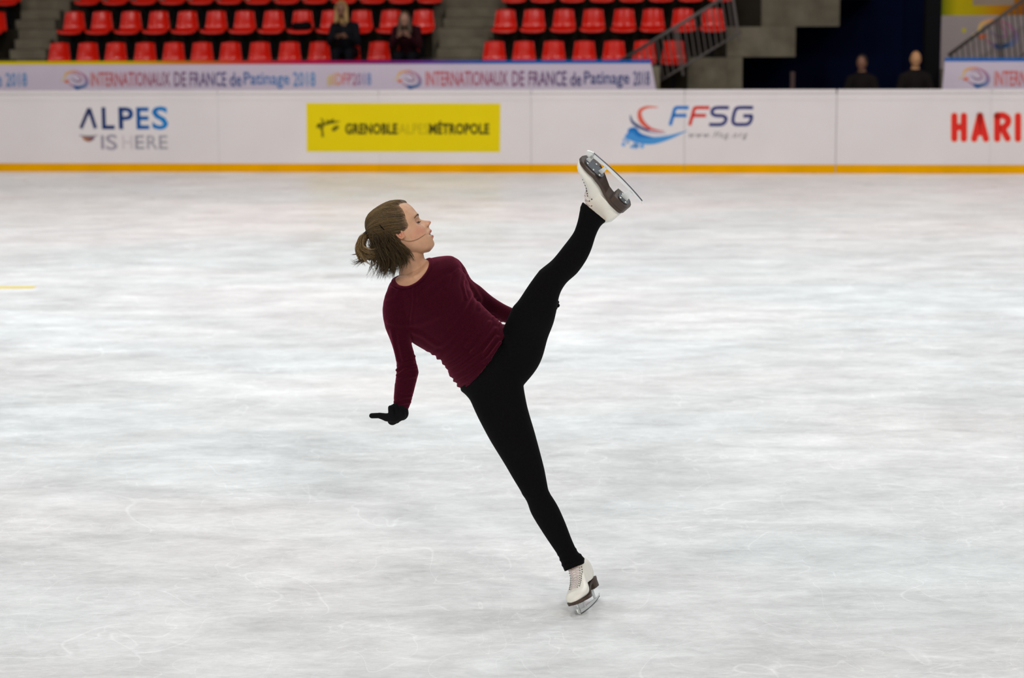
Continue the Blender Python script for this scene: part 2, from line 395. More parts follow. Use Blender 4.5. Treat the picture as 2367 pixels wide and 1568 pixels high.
# yellow sign
r = sign('yellow_sign', 930, 'yellow rectangular sign with small dark lettering on the white boards')
mb = MB(); poly(mb, [(709, 351), (1156, 352), (1157, 239), (708, 238)], 0, lin((208, 190, 0)), .001); mb.build('backing', M_print, r)
mb = MB(); DK = lin((62, 62, 8)); MD = lin((165, 150, 10))
text_mesh(mb, 'GRENOBLE', (798, 285, 919, 311), -.001, DK, off=.042, spacing=1.05)
mb.build('lettering', M_print, r); mb = MB(); text_mesh(mb, 'M\u00c9TROPOLE', (992, 279, 1131, 311), -.001, DK, off=.042, spacing=1.05)
mb.build('lettering', M_print, r)
mb = MB(); text_mesh(mb, 'ALPES', (922, 286, 990, 310), -.001, MD, off=-.004); q = mb.build('lettering', M_print, r); q['label'] = 'faint thin word in the middle'
mb = MB()
for pts, w in (([(746, 317), (744, 300), (735, 288)], [6, 5, 8]), ([(744, 300), (748, 285), (742, 273)], [4, 5, 3]), ([(748, 288), (760, 284), (772, 276)], [3, 7, 4]),
               ([(754, 278), (766, 283), (786, 280)], [3, 6, 2]), ([(768, 302), (776, 296), (783, 292)], [7, 10, 5]), ([(733, 296), (737, 289), (746, 287)], [4, 7, 4])):
    swoosh(mb, pts, w, -.001, lin((95, 92, 8)))
mb.build('emblem', M_print, r)
# italic capitals with wave emblem
r = sign('board_lettering', 1600, 'blue and red italic capitals with a wave emblem on the white boards')
BL = lin((0, 108, 182)); RD = lin((192, 48, 36)); NV = lin((24, 36, 104))
def bars(mb, strokes, col, w):
    for s_ in strokes: swoosh(mb, s_, [w*1.12]*len(s_), 0, col, sub=6)
mb = MB()
bars(mb, [[(1549, 290), (1557, 262)], [(1557, 262), (1560, 252), (1566, 249), (1592, 249)], [(1556, 267), (1587, 267)]], BL, 7); mb.build('letter', M_print, r); mb = MB()
bars(mb, [[(1594, 290), (1602, 262)], [(1602, 262), (1605, 252), (1611, 249), (1640, 249)], [(1601, 267), (1632, 267)]], RD, 7); mb.build('letter', M_print, r); mb = MB()
bars(mb, [[(1685, 249), (1658, 249), (1648, 253), (1646, 262), (1654, 267), (1670, 268), (1678, 273), (1675, 283), (1665, 288), (1639, 288)]], NV, 7); mb.build('letter', M_print, r); mb = MB()
bars(mb, [[(1741, 249), (1710, 249), (1700, 254), (1694, 278), (1699, 287), (1712, 288), (1728, 287), (1735, 280), (1738, 268)], [(1740, 268), (1718, 268)]], NV, 7)
mb.build('letter', M_print, r)
mb = MB(); text_mesh(mb, 'www.ffsg.org', (1592, 304, 1728, 323), 0, lin((120, 116, 122)), shear=.3, off=.006, spacing=1.3); mb.build('web_address', M_print, r)
mb = MB()
swoosh(mb, [(1521, 248), (1495, 248), (1479, 258), (1483, 280), (1505, 298), (1537, 304)], [2, 6, 9, 11, 6, 1], 0, lin((205, 110, 90)), lin((190, 60, 45)))
swoosh(mb, [(1457, 266), (1462, 282), (1482, 296), (1502, 301)], [2, 6, 7, 2], 0, lin((40, 58, 110)))
swoosh(mb, [(1470, 292), (1500, 305), (1540, 308)], [1, 4, 1], 0, lin((130, 130, 165)))
swoosh(mb, [(1449, 310), (1470, 318), (1505, 325), (1545, 318), (1589, 302)], [16, 22, 18, 10, 1], 0, lin((60, 130, 195)), lin((70, 140, 195)), thick=.0021)
swoosh(mb, [(1452, 303), (1466, 300), (1478, 312), (1510, 318)], [8, 12, 10, 2], 0, lin((25, 105, 175)), thick=.0023)
for k in range(26):
    a, b_ = rng.uniform(1441, 1492), rng.uniform(306, 340); rr = rng.uniform(2, 6)
    poly(mb, [(a+rr*math.cos(t), b_+rr*math.sin(t)) for t in np.linspace(0, 2*math.pi, 9)[:-1]][::-1], 0, lin((110, 155, 205)), .0015)
mb.build('emblem', M_print, r)
# big red capitals
r = sign('board_lettering', 2280, 'large rounded red capitals on the white boards at the right edge')
LET = [[[(2206, 268), (2206, 321)], [(2228, 268), (2228, 321)], [(2206, 294), (2228, 294)]], [[(2252, 321), (2265, 268)], [(2265, 268), (2279, 321)], [(2258, 306), (2274, 306)]],
       [[(2305, 321), (2305, 268)], [(2305, 268), (2318, 267), (2329, 274), (2329, 285), (2319, 295), (2307, 296)], [(2317, 297), (2329, 320)]], [[(2353, 268), (2353, 321)]]]
for strokes in LET:
    lt = None
    for col, w, th in ((lin((205, 42, 34)), 15, .003), (lin((216, 196, 178)), 18.5, .001)):
        mb = MB()
        for s_ in strokes:
            swoosh(mb, s_, [w]*len(s_), 0, col, thick=th)
            for e in (s_[0], s_[-1]): poly(mb, [(e[0]+w/2*math.cos(t), e[1]+w/2*math.sin(t)) for t in np.linspace(0, 2*math.pi, 15)[:-1]][::-1], 0, col, th+.0002)
        if lt is None: lt = mb.build('letter', M_print, r)
        else: q = mb.build('outline', M_print, lt); q['label'] = 'cream outline'; q.location = (0, 0, 0)

# printed banners on the stand's parapet
def logo(mb, cx, cy, s, v, th=.003):
    Y_, O_, K_, B_, D_ = [lin(c) for c in ((222, 205, 130), (222, 120, 80), (200, 120, 140), (70, 140, 190), (0, 96, 165))]
    def A(pts, ws, a, b=None): swoosh(mb, [(cx+s*x, cy+s*y) for x, y in pts], [w*s for w in ws], v, a, b, th)
    A([(-26, 2), (-20, -14), (-4, -20), (8, -20)], [2, 6, 4, 2], Y_, O_); A([(6, -20), (22, -12), (30, 2), (26, 14), (10, 20)], [2, 5, 9, 9, 4], K_, B_)
    A([(0, 16), (8, 20), (22, 14)], [6, 8, 2], D_); A([(-24, 6), (-18, 4), (-12, 2)], [4, 7, 2], O_)
    A([(-16, 8), (-4, 15), (4, 18)], [1, 3, 2], K_, D_); A([(-8, -12), (4, -15), (14, -6), (16, 3), (4, 4), (-8, -4)], [1, 2, 3, 3, 3, 1], K_, lin((120, 110, 150)))
    A([(-30, 1), (-34, 2)], [4, 3], Y_)
VB = VP-.012
edge = mixf([(-200, (212, 200, 0)), (300, (212, 185, 0)), (420, (200, 120, 30)), (560, (195, 60, 50)), (720, (175, 10, 80)), (900, (110, 20, 110)), (1010, (90, 60, 150)), (1120, (0, 90, 170)), (2400, (0, 100, 185))])
def banner(xa, xb, ytop, label, slantL=0, slantR=0, ys=7):
    r = empty('printed_banner', SP(px_u((xa+xb)/2, 180, VB), VB, 1.05), label, 'banner')
    mb = MB(); N_ = 40; vs = []; cols = []
    ut = lambda x, y, o=0: SU(x, y, VB)[0]
    zt = lambda x: SU(x, ytop(x), VB)[1]
    for i in range(N_+1):
        x = xa+(xb-xa)*i/N_; t = i/N_
        xs = x+slantL*(1-t)+slantR*t
        z1 = SU(x, ytop(x)+ys, VB)[1]
        wv = .004+.0025*math.sin(i*1.7)+.0015*math.sin(i*.63+1)
        for (u, z, dv) in ((ut(x, 170), z1, 0), (ut(xs, 170), .96, wv)):
            vs += [SP(u, VB-.012+dv, z), SP(u, VB-.002+dv*.0, z)]
    f = []
    for i in range(N_):
        a, b = 4*i, 4*i+4
        f += [(a, a+2, b+2, b), (a+1, b+1, b+3, a+3), (a, b, b+1, a+1), (a+2, a+3, b+3, b+2)]
    f += [(0, 1, 3, 2), (4*N_, 4*N_+2, 4*N_+3, 4*N_+1)]
    mb.add(vs, f, lin((204, 196, 214))); mb.build('fabric', M_print, r)
    mb = MB()
    vs = []; cols = []
    for i in range(N_+1):
        x = xa+(xb-xa)*i/N_; c = tuple(edge(x)); z0 = SU(x, ytop(x)+ys, VB)[1]; z1 = SU(x, ytop(x)-1, VB)[1]; u = ut(x, 170)
        for (dv, z) in ((-.013, z0), (-.013, z1), (.02, z1), (.02, z0)): vs.append(SP(u, VB+dv, z)); cols.append(c)
    mb.add(vs, [(4*i+k, 4*i+(k+1) % 4, 4*i+4+(k+1) % 4, 4*i+4+k) for i in range(N_) for k in range(4)]+[(3, 2, 1, 0), (4*N_, 4*N_+1, 4*N_+2, 4*N_+3)], cols)
    q = mb.build('top_edge', M_print, r); q['label'] = 'coloured stripe along the top edge'
    return r
b1 = banner(-1400, 1505, lambda x: 143-3.4*max(x, 0)/1500, 'long white banner on the stand with a yellow to blue top edge', 0, 17)
b2 = banner(2183, 2560, lambda x: 135, 'white banner with a blue top edge right of the black column', -6, 0)
tcol = lambda s: mixf(s)
VT = VB-.015
def btext(r, items, g):
    for s_, bx in items:
        mb = MB(); text_mesh(mb, s_, bx, VT, None, off=.012, colfn=g, res=2); mb.build('lettering', M_print, r)
g1 = mixf([(-100, (90, 145, 195)), (70, (90, 145, 195)), (205, (200, 110, 100)), (300, (185, 90, 105)), (400, (125, 85, 120)), (520, (80, 85, 135)), (600, (75, 125, 185)), (730, (95, 150, 200)),
            (756, (215, 200, 110)), (790, (215, 120, 110)), (815, (180, 110, 140)), (860, (90, 145, 200)), (980, (205, 100, 100)), (1080, (180, 90, 110)), (1200, (130, 80, 120)), (1330, (80, 75, 125)), (1400, (65, 85, 140)), (1505, (60, 75, 125)), (2290, (215, 110, 100)), (2450, (190, 90, 100))])
btext(b1, [('2018', (14, 168, 62, 200)), ('e', (-12, 176, 4, 200)), ('INTERNATIONAUX', (210, 166, 393, 200)), ('DE', (403, 166, 430, 200)), ('FRANCE', (439, 166, 523, 200)), ('de', (531, 167, 558, 200)), ('Patinage', (564, 166, 669, 205)), ('2018', (678, 166, 729, 200)),
           ('#IDFP2018', (756, 168, 858, 200)), ('INTERNATIONAUX', (984, 164, 1174, 199)), ('DE', (1184, 164, 1212, 199)), ('FRANCE', (1222, 164, 1310, 199)), ('de', (1318, 166, 1344, 199)), ('Patinage', (1350, 164, 1455, 204)), ('2018', (1464, 164, 1502, 198))], g1)
btext(b2, [('INTERNATIONAUX', (2298, 163, 2490, 199))], g1)
mb = MB(); logo(mb, 172, 184, .95, VT); mb.build('emblem', M_print, b1)
mb = MB(); logo(mb, 942, 183, .95, VT); mb.build('emblem', M_print, b1)
mb = MB(); logo(mb, 2252, 178, 1.05, VT); mb.build('emblem', M_print, b2)
# parapet behind right banner, and the large banner behind the stairs there
mb = MB(); sbox(mb, uT1+.01, 14, VP, VP+.15, 0.002, 1.45); tag(mb.build('wall_right_parapet', M_conc), kind='structure')
VG = 4.4
r = empty('large_banner', SP(px_u(2260, 100, VG), VG, 1.5), 'large pale banner with a yellow top band, behind the right stair railing', 'banner')
ua = px_u(2176, 60, VG); ub = px_u(2700, 60, VG)
mb = MB(); sbox(mb, ua, ub, VG, VG+.02, 0.003, SU(2200, 36, VG)[1], lin((160, 152, 152))); mb.build('fabric', M_print, r)
mb = MB(); gy = mixf([(2176, (110, 120, 0)), (2210, (190, 175, 0)), (2255, (185, 165, 0)), (2300, (185, 130, 0)), (2400, (140, 55, 10)), (2700, (130, 30, 30))])
vs = []; cols = []
for i in range(31):
    x = 2176+(2700-2176)*i/30; u = px_u(x, 60, VG)
    for (dv, z) in ((0, SU(2200, 36, VG)[1]), (0, 2.9), (.02, 2.9), (.02, SU(2200, 36, VG)[1])): vs.append(SP(u, VG+dv, z)); cols.append(tuple(gy(x)))
mb.add(vs, [(4*i+k, 4*i+(k+1) % 4, 4*i+4+(k+1) % 4, 4*i+4+k) for i in range(30) for k in range(4)], cols); q = mb.build('top_band', M_print, r); q['label'] = 'yellow to orange band'
mb = MB(); poly(mb, [(2249, 12), (2344, 12), (2344, -20), (2249, -20)], VG-.002, lin((150, 135, 120)), .002); q = mb.build('patch', M_print, r); q['label'] = 'grey patch on the yellow band'
mb = MB(); logo(mb, 2300, 78, 1.55, VG-.004); poly(mb, [(2228+5*math.cos(t), 70+6*math.sin(t)) for t in np.linspace(0, 6.28, 10)[:-1]][::-1], VG, lin((190, 185, 40)), .004); mb.build('emblem', M_print, r)

# stair railings
def railing(pA, pB, v, label, n, lean, drop):
    ua_, za_ = SU(*pA, v); ub_, zb_ = SU(*pB, v)
    r = empty('stair_railing', SP(ua_, v, 1.0), label, 'railing')
    mb = MB(); mb.tube([SP(ua_, v, za_), SP(ub_, v, zb_)], .028, 10); mb.build('handrail', M_steel_d, r, smooth=True)
    mb = MB(); mb.tube([SP(ua_+lean, v, za_-drop), SP(ub_+lean, v, zb_-drop)], .016, 8); mb.build('lower_rail', M_steel_d, r, smooth=True)
    for i in range(n):
        t = (i+.5)/n; u = ua_+(ub_-ua_)*t; z = za_+(zb_-za_)*t
        mb = MB(); mb.tube([SP(u, v, z), SP(u+lean, v, z-drop)], .011, 6); mb.build('baluster', M_steel_d, r)
    for t in (.03, .5, .97):
        u = ua_+(ub_-ua_)*t; z = za_+(zb_-za_)*t
        mb = MB(); mb.tube([SP(u, v, z), SP(u+lean*1.2, v, z-drop-.12)], .02, 8); mb.build('post', M_steel_d, r)
    return r
railing((1425, 146), (1700, -22), VP+.35, 'sloping dark handrail with thin balusters crossing the right end of the red seats', 22, .10, .62)
railing((2192, 128), (2420, -40), 3.6, 'sloping dark stair railing in front of the large banner', 18, .10, .8)
mb = MB(); u_ = px_u(1832, 190, VP+.3); mb.box(u_-.035, u_+.035, VP+.28, VP+.34, 0.002, SU(1832, 166, VP+.3)[1], fn=SP)
tag(mb.build('post', mat('brown_post', (.035, .014, .012), .6), None, bevel=.004), 'short dark brown post standing left in the dark tunnel', 'post')

# ------------------------------------------------------------------ bucket seats
def seat_shell():
    prof = [(.170, .800, .140), (.176, .79, .148), (.165, .72, .156), (.150, .62, .168), (.135, .50, .182), (.105, .44, .190), (.04, .405, .196), (-.06, .40, .200), (-.15, .415, .203), (-.19, .412, .203), (-.21, .385, .200), (-.21, .355, .196)]
    rows = cr([(p[0], .40+.843*(p[1]-.355), p[2]) for p in prof], 3); n = 14; vs = []
    for (y, z, w) in rows:
        for k in range(n+1):
            s_ = -1+2*k/n; cup = abs(s_)**3
            yy = y-.055*cup*(1 if z > .45 else .25); zz = z+(.03*cup if z <= .45 and y < .1 else 0) - (.018*cup if z > .77 else 0)
            vs.append((w*s_, yy, zz))
    m = len(rows)
    fs = [(i*(n+1)+k, i*(n+1)+k+1, (i+1)*(n+1)+k+1, (i+1)*(n+1)+k) for i in range(m-1) for k in range(n)]
    mb = MB(); mb.add(vs, fs); return mb
def make_seat():
    r = bpy.data.objects.new('stadium_seat', None); COL.objects.link(r)
    o = seat_shell().build('shell', M_red, r, smooth=True, local=True)
    s_ = o.modifiers.new('t', 'SOLIDIFY'); s_.thickness = .012; s_.offset = 0
    mb = MB(); mb.box(-.15, .15, -.12, .10, .37, .412); mb.box(-.03, .03, -.04, .04, 0.003, .37); mb.box(-.09, .09, -.09, .09, .002, .012); mb.box(-.12, .12, .13, .165, .38, .45)
    mb.build('bracket', M_black, r, bevel=.006, local=True)
    return r
seat0 = make_seat(); SEAT_USED = [False]
ORD = ['first', 'second', 'third', 'fourth', 'fifth', 'sixth', 'seventh', 'eighth', 'ninth', 'tenth', 'eleventh', 'twelfth', 'thirteenth', 'fourteenth']
def put_seat(u, v, z, label, group, yaw=0):
    if not SEAT_USED[0]: r = seat0; SEAT_USED[0] = True
    else:
        r = seat0.copy(); COL.objects.link(r)
        for ch in list(seat0.children):
            c = ch.copy(); COL.objects.link(c); c.parent = r
    r.location = SP(u, v, z); r.rotation_euler = (0, 0, a_+yaw); tag(r, label, 'seat', group); return r
ROWX = {
 (0, 'left'): [131, 197, 262, 330, 396, 462, 528, 596, 665, 734, 803, 872, 940], (0, 'right'): [1139, 1208, 1277, 1348, 1417, 1487, 1555],
 (1, 'far left'): [-16], (1, 'left'): [166, 230, 297, 362, 428, 495, 561, 628, 695, 762, 832, 900, 975], (1, 'right'): [1165, 1231, 1301, 1369, 1440, 1507, 1577, 1645],
 (2, 'far left'): [-45, 18], (2, 'left'): [205, 270, 336, 402, 467, 533, 599, 665, 731, 797, 863, 929, 995], (2, 'right'): [1188, 1255, 1323, 1391, 1459, 1527, 1595, 1663]}
RN = ['front row', 'second row', 'third row']
SZ = []
for k in range(3): SZ.append([T0, T1, T2][k])
for (k, blk), xs in ROWX.items():
    v = rows_v[k]; ntot = len(xs)
    # seat height taken so that backs reach their rows
    for i, x in enumerate(xs):
        py = [118, 50, -15][k]; u = px_u(x+2, py, v)
        if blk == 'far left': lab = 'red bucket seat at the left edge of the photo, %s, %s' % (RN[k], 'beside the steps' if i == ntot-1 else 'second from the steps')
        else:
            side = 'left of the middle steps' if blk == 'left' else 'right of the middle steps'
            lab = 'red bucket seat, %s %s, %s from the left' % (RN[k], side, ORD[i])
        put_seat(u, v, SZ[k]+.003, lab, 'red bucket seats in the stand')

# ------------------------------------------------------------------ people in the stand
M_skin_s = mat('spectator_skin', (.19, .09, .055), .6, noise=.1, nscale=12)
M_hair_bl = mat('blond_hair', (.32, .20, .07), .6, noise=.3, nscale=60); M_hair_dk = mat('dark_hair', (.02, .013, .01), .6)
M_jk = mat('black_jacket', (.006, .007, .010), .85, spec=.1); M_jk2 = mat('burgundy_jacket', (.022, .004, .007), .85, spec=.1)
M_tr = mat('dark_trousers', (.006, .006, .009), .9, spec=.08); M_jk3 = mat('charcoal_jacket', (.010, .008, .008), .9, spec=.1)
def human(base, rot, pose, name, label, jacket, trousers, hair, hairm, skin=M_skin_s, long_hair=False, bald=False, scarf=None):
    """joint chains in a local frame: x right, y back (faces -y), z up"""
    r = empty(name, base, label, 'person'); c, s = math.cos(rot), math.sin(rot); B = np.array(base)
    def L(p): return B+np.array([c*p[0]-s*p[1], s*p[0]+c*p[1], p[2]])
    J = pose
    def limb(mb, keys, rs, k=1.0):
        for i in range(len(keys)-1): mb.capsule(L(J[keys[i]]), L(J[keys[i+1]]), rs[i]*k, rs[i+1]*k, 12)
    mb = MB(); hd = np.array(J['head'])
    ax = [np.array([c, s, 0]), np.array([-s, c, 0]), ZZ]
    mb.ball(L(hd), (.080, .098, .116), ax); mb.ball(L(hd+np.array([0, -.025, -.06])), (.052, .062, .062), ax)
    mb.capsule(L(hd+np.array([0, -.085, .0])), L(hd+np.array([0, -.105, -.025])), .009, .013, 8)
    for sg in (-1, 1):
        mb.ball(L(hd+np.array([sg*.074, .005, -.01])), (.012, .022, .032), ax)
    mb.capsule(L(hd+np.array([0, .01, -.08])), L(J['neck']), .052, .056)
    limb(mb, ['neck', 'chest', 'pelvis'], [.07, .12, .12]); 
    for a in ('L', 'R'):
        limb(mb, ['sh'+a, 'el'+a, 'wr'+a], [.045, .036, .024]); w = np.array(J['wr'+a]); e = np.array(J['el'+a]); d = (w-e)/np.linalg.norm(w-e)
        d = np.array(J.get('hd'+a, d)); d = d/np.linalg.norm(d); sd = np.cross(d, [0, 0, 1.]); sd /= np.linalg.norm(sd)+1e-9; nn = np.cross(sd, d)
        mb.ball(L(w+d*.05), (.04, .02, .045), [ax[0], ax[1], ax[2]])
        for q in range(4):
            o_ = w+d*.075+sd*(.018*(q-1.5)); mb.capsule(L(o_), L(o_+d*.035), .010, .009, 8); mb.capsule(L(o_+d*.035), L(o_+d*.055-nn*.02), .009, .008, 8)
        mb.capsule(L(w+d*.03+sd*.03), L(w+d*.06+sd*.05), .012, .010, 8)
        limb(mb, ['hip'+a, 'kn'+a, 'an'+a], [.075, .055, .035]); f_ = np.array(J['an'+a]); mb.capsule(L(f_+np.array([0, .02, -.04])), L(f_+np.array([0, -.15, -.05])), .035, .03)
    V, F, _ = remesh(mb, .009, 3); 
    finish('body', V, F, skin, r)
    mb = MB(); limb(mb, ['neckb', 'chest', 'belly', 'pelvis'], [.085, .155, .145, .15])
    mb.capsule(L(J['shL']), L(J['neckb']), .066, .07); mb.capsule(L(J['shR']), L(J['neckb']), .066, .07)
    for a in ('L', 'R'): limb(mb, ['sh'+a, 'el'+a, 'cu'+a], [.072, .058, .045])
    V, F, _ = remesh(mb, .014, 4); finish('jacket', V, F, jacket, r)
    mb = MB(); mb.capsule(L(J['hipL']), L(J['hipR']), .11, .11)
    for a in ('L', 'R'): limb(mb, ['hip'+a, 'kn'+a, 'an'+a], [.105, .075, .055])
    V, F, _ = remesh(mb, .014, 3); finish('trousers', V, F, trousers, r)
    for a in ('L', 'R'):
        f_ = np.array(J['an'+a]); mb = MB(); mb.capsule(L(f_+np.array([0, .03, -.03])), L(f_+np.array([0, -.17, -.05])), .05, .04); mb.build('shoe', M_black, r, smooth=True)
    if hair:
        mb = MB(); 
        if bald: mb.ball(L(hd+np.array([0, .03, .0])), (.079, .075, .075), ax)
        else: mb.ball(L(hd+np.array([0, .018, .022])), (.089, .099, .110), ax)
        if long_hair:
            for sg in (-1, 1): mb.capsule(L(hd+np.array([sg*.06, .0, .02])), L(hd+np.array([sg*.085, -.03, -.20])), .045, .035)
            mb.capsule(L(hd+np.array([0, .05, 0])), L(hd+np.array([0, .07, -.2])), .07, .06)
        V, F, _ = remesh(mb, .01, 2); finish('hair', V, F, hairm, r)
    return r
def pose_sit(lean=.12, seat=.42):
    J = dict(pelvis=(0, .05, seat+.12), belly=(0, .0, seat+.27), chest=(0, -lean*.6, seat+.42), neck=(0, -lean-.02, seat+.60), neckb=(0, -lean+.0, seat+.56), head=(.0, -lean-.09, seat+.75))
    for a, s in (('L', 1), ('R', -1)):
        J['sh'+a] = (s*.165, -lean, seat+.52); J['el'+a] = (s*.22, -lean-.12, seat+.27); J['wr'+a] = (s*.07, -lean-.33, seat+.36); J['cu'+a] = (s*.10, -lean-.30, seat+.35)
        J['hip'+a] = (s*.09, .03, seat+.11); J['kn'+a] = (s*.11, -.40, seat+.10); J['an'+a] = (s*.11, -.42, .10)
    return J
def pose_stand(h=1.75):
    k = h/1.75; J = dict(pelvis=(0, 0, .95*k), belly=(0, 0, 1.12*k), chest=(0, 0, 1.28*k), neck=(0, 0, 1.47*k), neckb=(0, 0, 1.43*k), head=(0, -.02, 1.63*k))
    for a, s in (('L', 1), ('R', -1)):
        J['sh'+a] = (s*.175, 0, 1.35*k); J['el'+a] = (s*.25, -.02, 1.10*k); J['wr'+a] = (s*.16, -.24, 1.02*k); J['cu'+a] = (s*.17, -.21, 1.03*k)
        J['hip'+a] = (s*.09, 0, .92*k); J['kn'+a] = (s*.11, -.02, .50*k); J['an'+a] = (s*.12, 0, .09*k)
    return J
ZF = T0+.003
def base_at(px, py, v, z): u = px_u(px, py, v); return SP(u, v, z)
J = pose_sit(.10, .50); J['head'] = (-.03, -.22, 1.30)
human(base_at(800, 90, rows_v[0]-.06, ZF), a_, J, 'person', 'person with long blond hair in a black jacket, seated with a phone', M_jk, M_tr, True, M_hair_bl, long_hair=True)
pb = np.array(base_at(794, 90, rows_v[0]-.06, ZF))
ph = MB(); ph.box(-.04, .04, -.01, .0, 0, .14, fn=lambda x, y, z: pb+EU*(x)+EV*(-.50+y+z*.5)+ZZ*(.87+z*.8)); 
tag(ph.build('phone', M_black, None, bevel=.003), 'dark phone in the hands of the blond person in the stand', 'phone')
J = pose_sit(.16, .44); J['head'] = (.0, -.34, 1.13); J['wrL'] = (.07, -.50, .88); J['wrR'] = (-.07, -.50, .88); J['cuL'] = (.09, -.45, .85); J['cuR'] = (-.09, -.45, .85)
human(base_at(943, 90, rows_v[0]-.06, ZF), a_, J, 'person', 'person in a dark burgundy jacket, seated leaning forward near the middle steps', M_jk2, M_tr, True, mat('brown_hair_spectator', (.06, .035, .02), .6), long_hair=True, skin=mat('spectator_skin_dim', (.30, .16, .11), .6))
hz = .002
z1 = SU(1993, 128, 2.6)[1]; human(base_at(1992, 180, 2.6, hz), a_-.25, pose_stand(z1), 'person', 'person with dark hair in a dark jacket, standing in the middle of the dark tunnel', M_jk3, M_tr, True, M_hair_dk)
z1 = SU(2115, 118, 1.45)[1]; human(base_at(2115, 180, 1.45, hz), a_+.1, pose_stand(z1), 'person', 'person with cropped hair in a dark jacket, standing beside the black column', M_jk3, M_tr, True, mat('cropped_hair', (.12, .07, .04), .7), skin=mat('spectator_skin_warm', (.42, .22, .10), .6), bald=True)

# dark bag on one seat of the second row
bb = base_at(697, 60, rows_v[1]-.05, T1+.44); mb = MB()
mb.ball(bb+ZZ*.075, (.17, .13, .075), [EU, EV, ZZ]); mb.ball(bb+EU*.08+ZZ*.10, (.09, .10, .065), [EU, EV, ZZ]); mb.ball(bb-EU*.08+ZZ*.09-EV*.02, (.09, .10, .06), [EU, EV, ZZ])
V_, F_, _n = remesh(mb, .012, 3); tag(finish('bag', V_, F_, M_black, None), 'dark soft bag lying on a red seat in the second row', 'bag')
# yellow painted line on the ice at the left edge
mb = MB(); a1 = on_z(-260, 667); a2 = on_z(78, 666)
mb.box(a1[0], a2[0], a1[1]-.04, a1[1]+.10, .0006, .0016)
tag(mb.build('painted_ice_line', mat('yellow_line_paint', (.75, .6, .12), .5)), 'short yellow line painted on the ice at the left edge', 'line')

# ================================================================== the skater
SK = empty('person', (FOOT[0], FOOT[1], 0.0), 'person in a burgundy long sleeved top and black leggings, kicking one white skate high', 'person')
# ---- head in its own frame (X forward, Y to the far side, Z up), metres
PXM = 1/632.0
HC = P(930, 530, 0.02)
yaw = .14
vdir = HC-CAM; vdir /= np.linalg.norm(vdir)
hu = Rt*(-.52)+Up*.855; hf = Rt*.855+Up*.52
hu = hu/np.linalg.norm(hu); hf = hf/np.linalg.norm(hf)
hX = math.cos(yaw)*hf+math.sin(yaw)*Fw; hY = np.cross(hu, hX)
def H(x, y, z): return HC + hX*x + hY*y + hu*z
def Hinv(V): d = V-HC; return np.stack([d@hX, d@hY, d@hu], -1)
# profile in photo pixels about the head centre: Z, front X (with features), front X (base), back X (skull), half width
prof = np.array([
 # Z     Xp    Xb    back  width(px)
 [67.5,  -8,   -8,   -26,   8],
 [65,     6,    6,   -42,  20],
 [60,    19,   19,   -52,  31],
 [54,    30,   30,   -59,  39],
 [46,    38.6, 38.6, -64,  44],
 [38,    42.5, 42.5, -67,  46.5],
 [29.9,  45.1, 45.1, -69,  48],
 [18,    46.6, 46,   -70,  48.5],
 [9,     47.2, 46,   -70,  48],
 [5,     46.8, 45,   -69.5,47.5],
 [0,     46.3, 43.5, -68,  47],
 [-4,    49.2, 42.5, -67,  46.6],
 [-7.5,  52.8, 42,   -66,  46],
 [-11.5, 58.2, 42,   -64,  45.5],
 [-15,   63.2, 42.5, -62,  45],
 [-18,   64.8, 43,   -60,  44.5],
 [-21,   63.0, 43.5, -58,  44],
 [-23.5, 58.5, 44,   -56,  43.5],
 [-26,   54.4, 44.5, -54,  43],
 [-30,   53.2, 45,   -50,  42],
 [-34,   55.2, 45.5, -46,  41],
 [-36.5, 55.6, 45.5, -43,  40.3],
 [-39,   53.2, 45.5, -40,  39.6],
 [-41.3, 47.6, 45.2, -37,  39],
 [-43.5, 47.3, 45,   -34,  38.4],
 [-46,   51.6, 45,   -30,  37.5],
 [-49,   52.8, 44.5, -26,  36.5],
 [-52,   50.6, 44,   -21,  35],
 [-55.5, 46.4, 43,   -15,  33],
 [-60,   46.4, 42,   -6,   30],
 [-66,   45.0, 40,    4,   26],
 [-70,   40.0, 36,   14,   21],
 [-73,   32.5, 31,   22,   14],
 [-74.5, 27,   27,   26,    6]])
def hp(z, i): return np.interp(z, prof[::-1, 0], prof[::-1, i])
def sig(z):                                    # lateral size of the feature, px
    return float(np.interp(z, [-74, -62, -56, -50, -44, -38, -30, -25, -21, -16, -8, 0, 8, 14], [11, 11, 16, 15, 19, 15, 11, 11.5, 10.5, 9, 6.5, 7, 14, 22]))
def head_ring(z, grow=0.0, feat=True, n=120):
    xf, xb, bk, w = hp(z, 1), hp(z, 2), hp(z, 3)-1.0, hp(z, 4)
    xc = np.interp(z, [-74, -50, -20, 20, 68], [28, 8, -8, -12, -16]); out = []
    for k in range(n):
        t = 2*math.pi*k/n; ct, st = math.cos(t), math.sin(t)
        if ct >= 0: x = xc+(xb-xc)*abs(ct)**.82; y = w*math.copysign(abs(st)**.92, st)
        else: x = xc-(xc-bk)*abs(ct)**.95; y = w*math.copysign(abs(st)**.97, st)
        if ct > 0 and feat:
            s_ = sig(z); g = math.exp(-abs(y/s_)**2.4)
            x += (xf-xb)*g
            # eye socket, cheek
            e = math.exp(-(((abs(y)-19)/11)**2+((z+3)/8)**2)); x -= 8.5*e
            e = math.exp(-(((abs(y)-28)/12)**2+((z+20)/11)**2)); x += 2.2*e
            e = math.exp(-(((abs(y)-21)/14)**2+((z-10)/5)**2)); x += 2.2*e
            e = math.exp(-(((abs(y)-6)/3.2)**2+((z+24.5)/2.2)**2)); x -= 6*e        # nostril
        out.append(((x+grow*ct), y+grow*st))
    return out
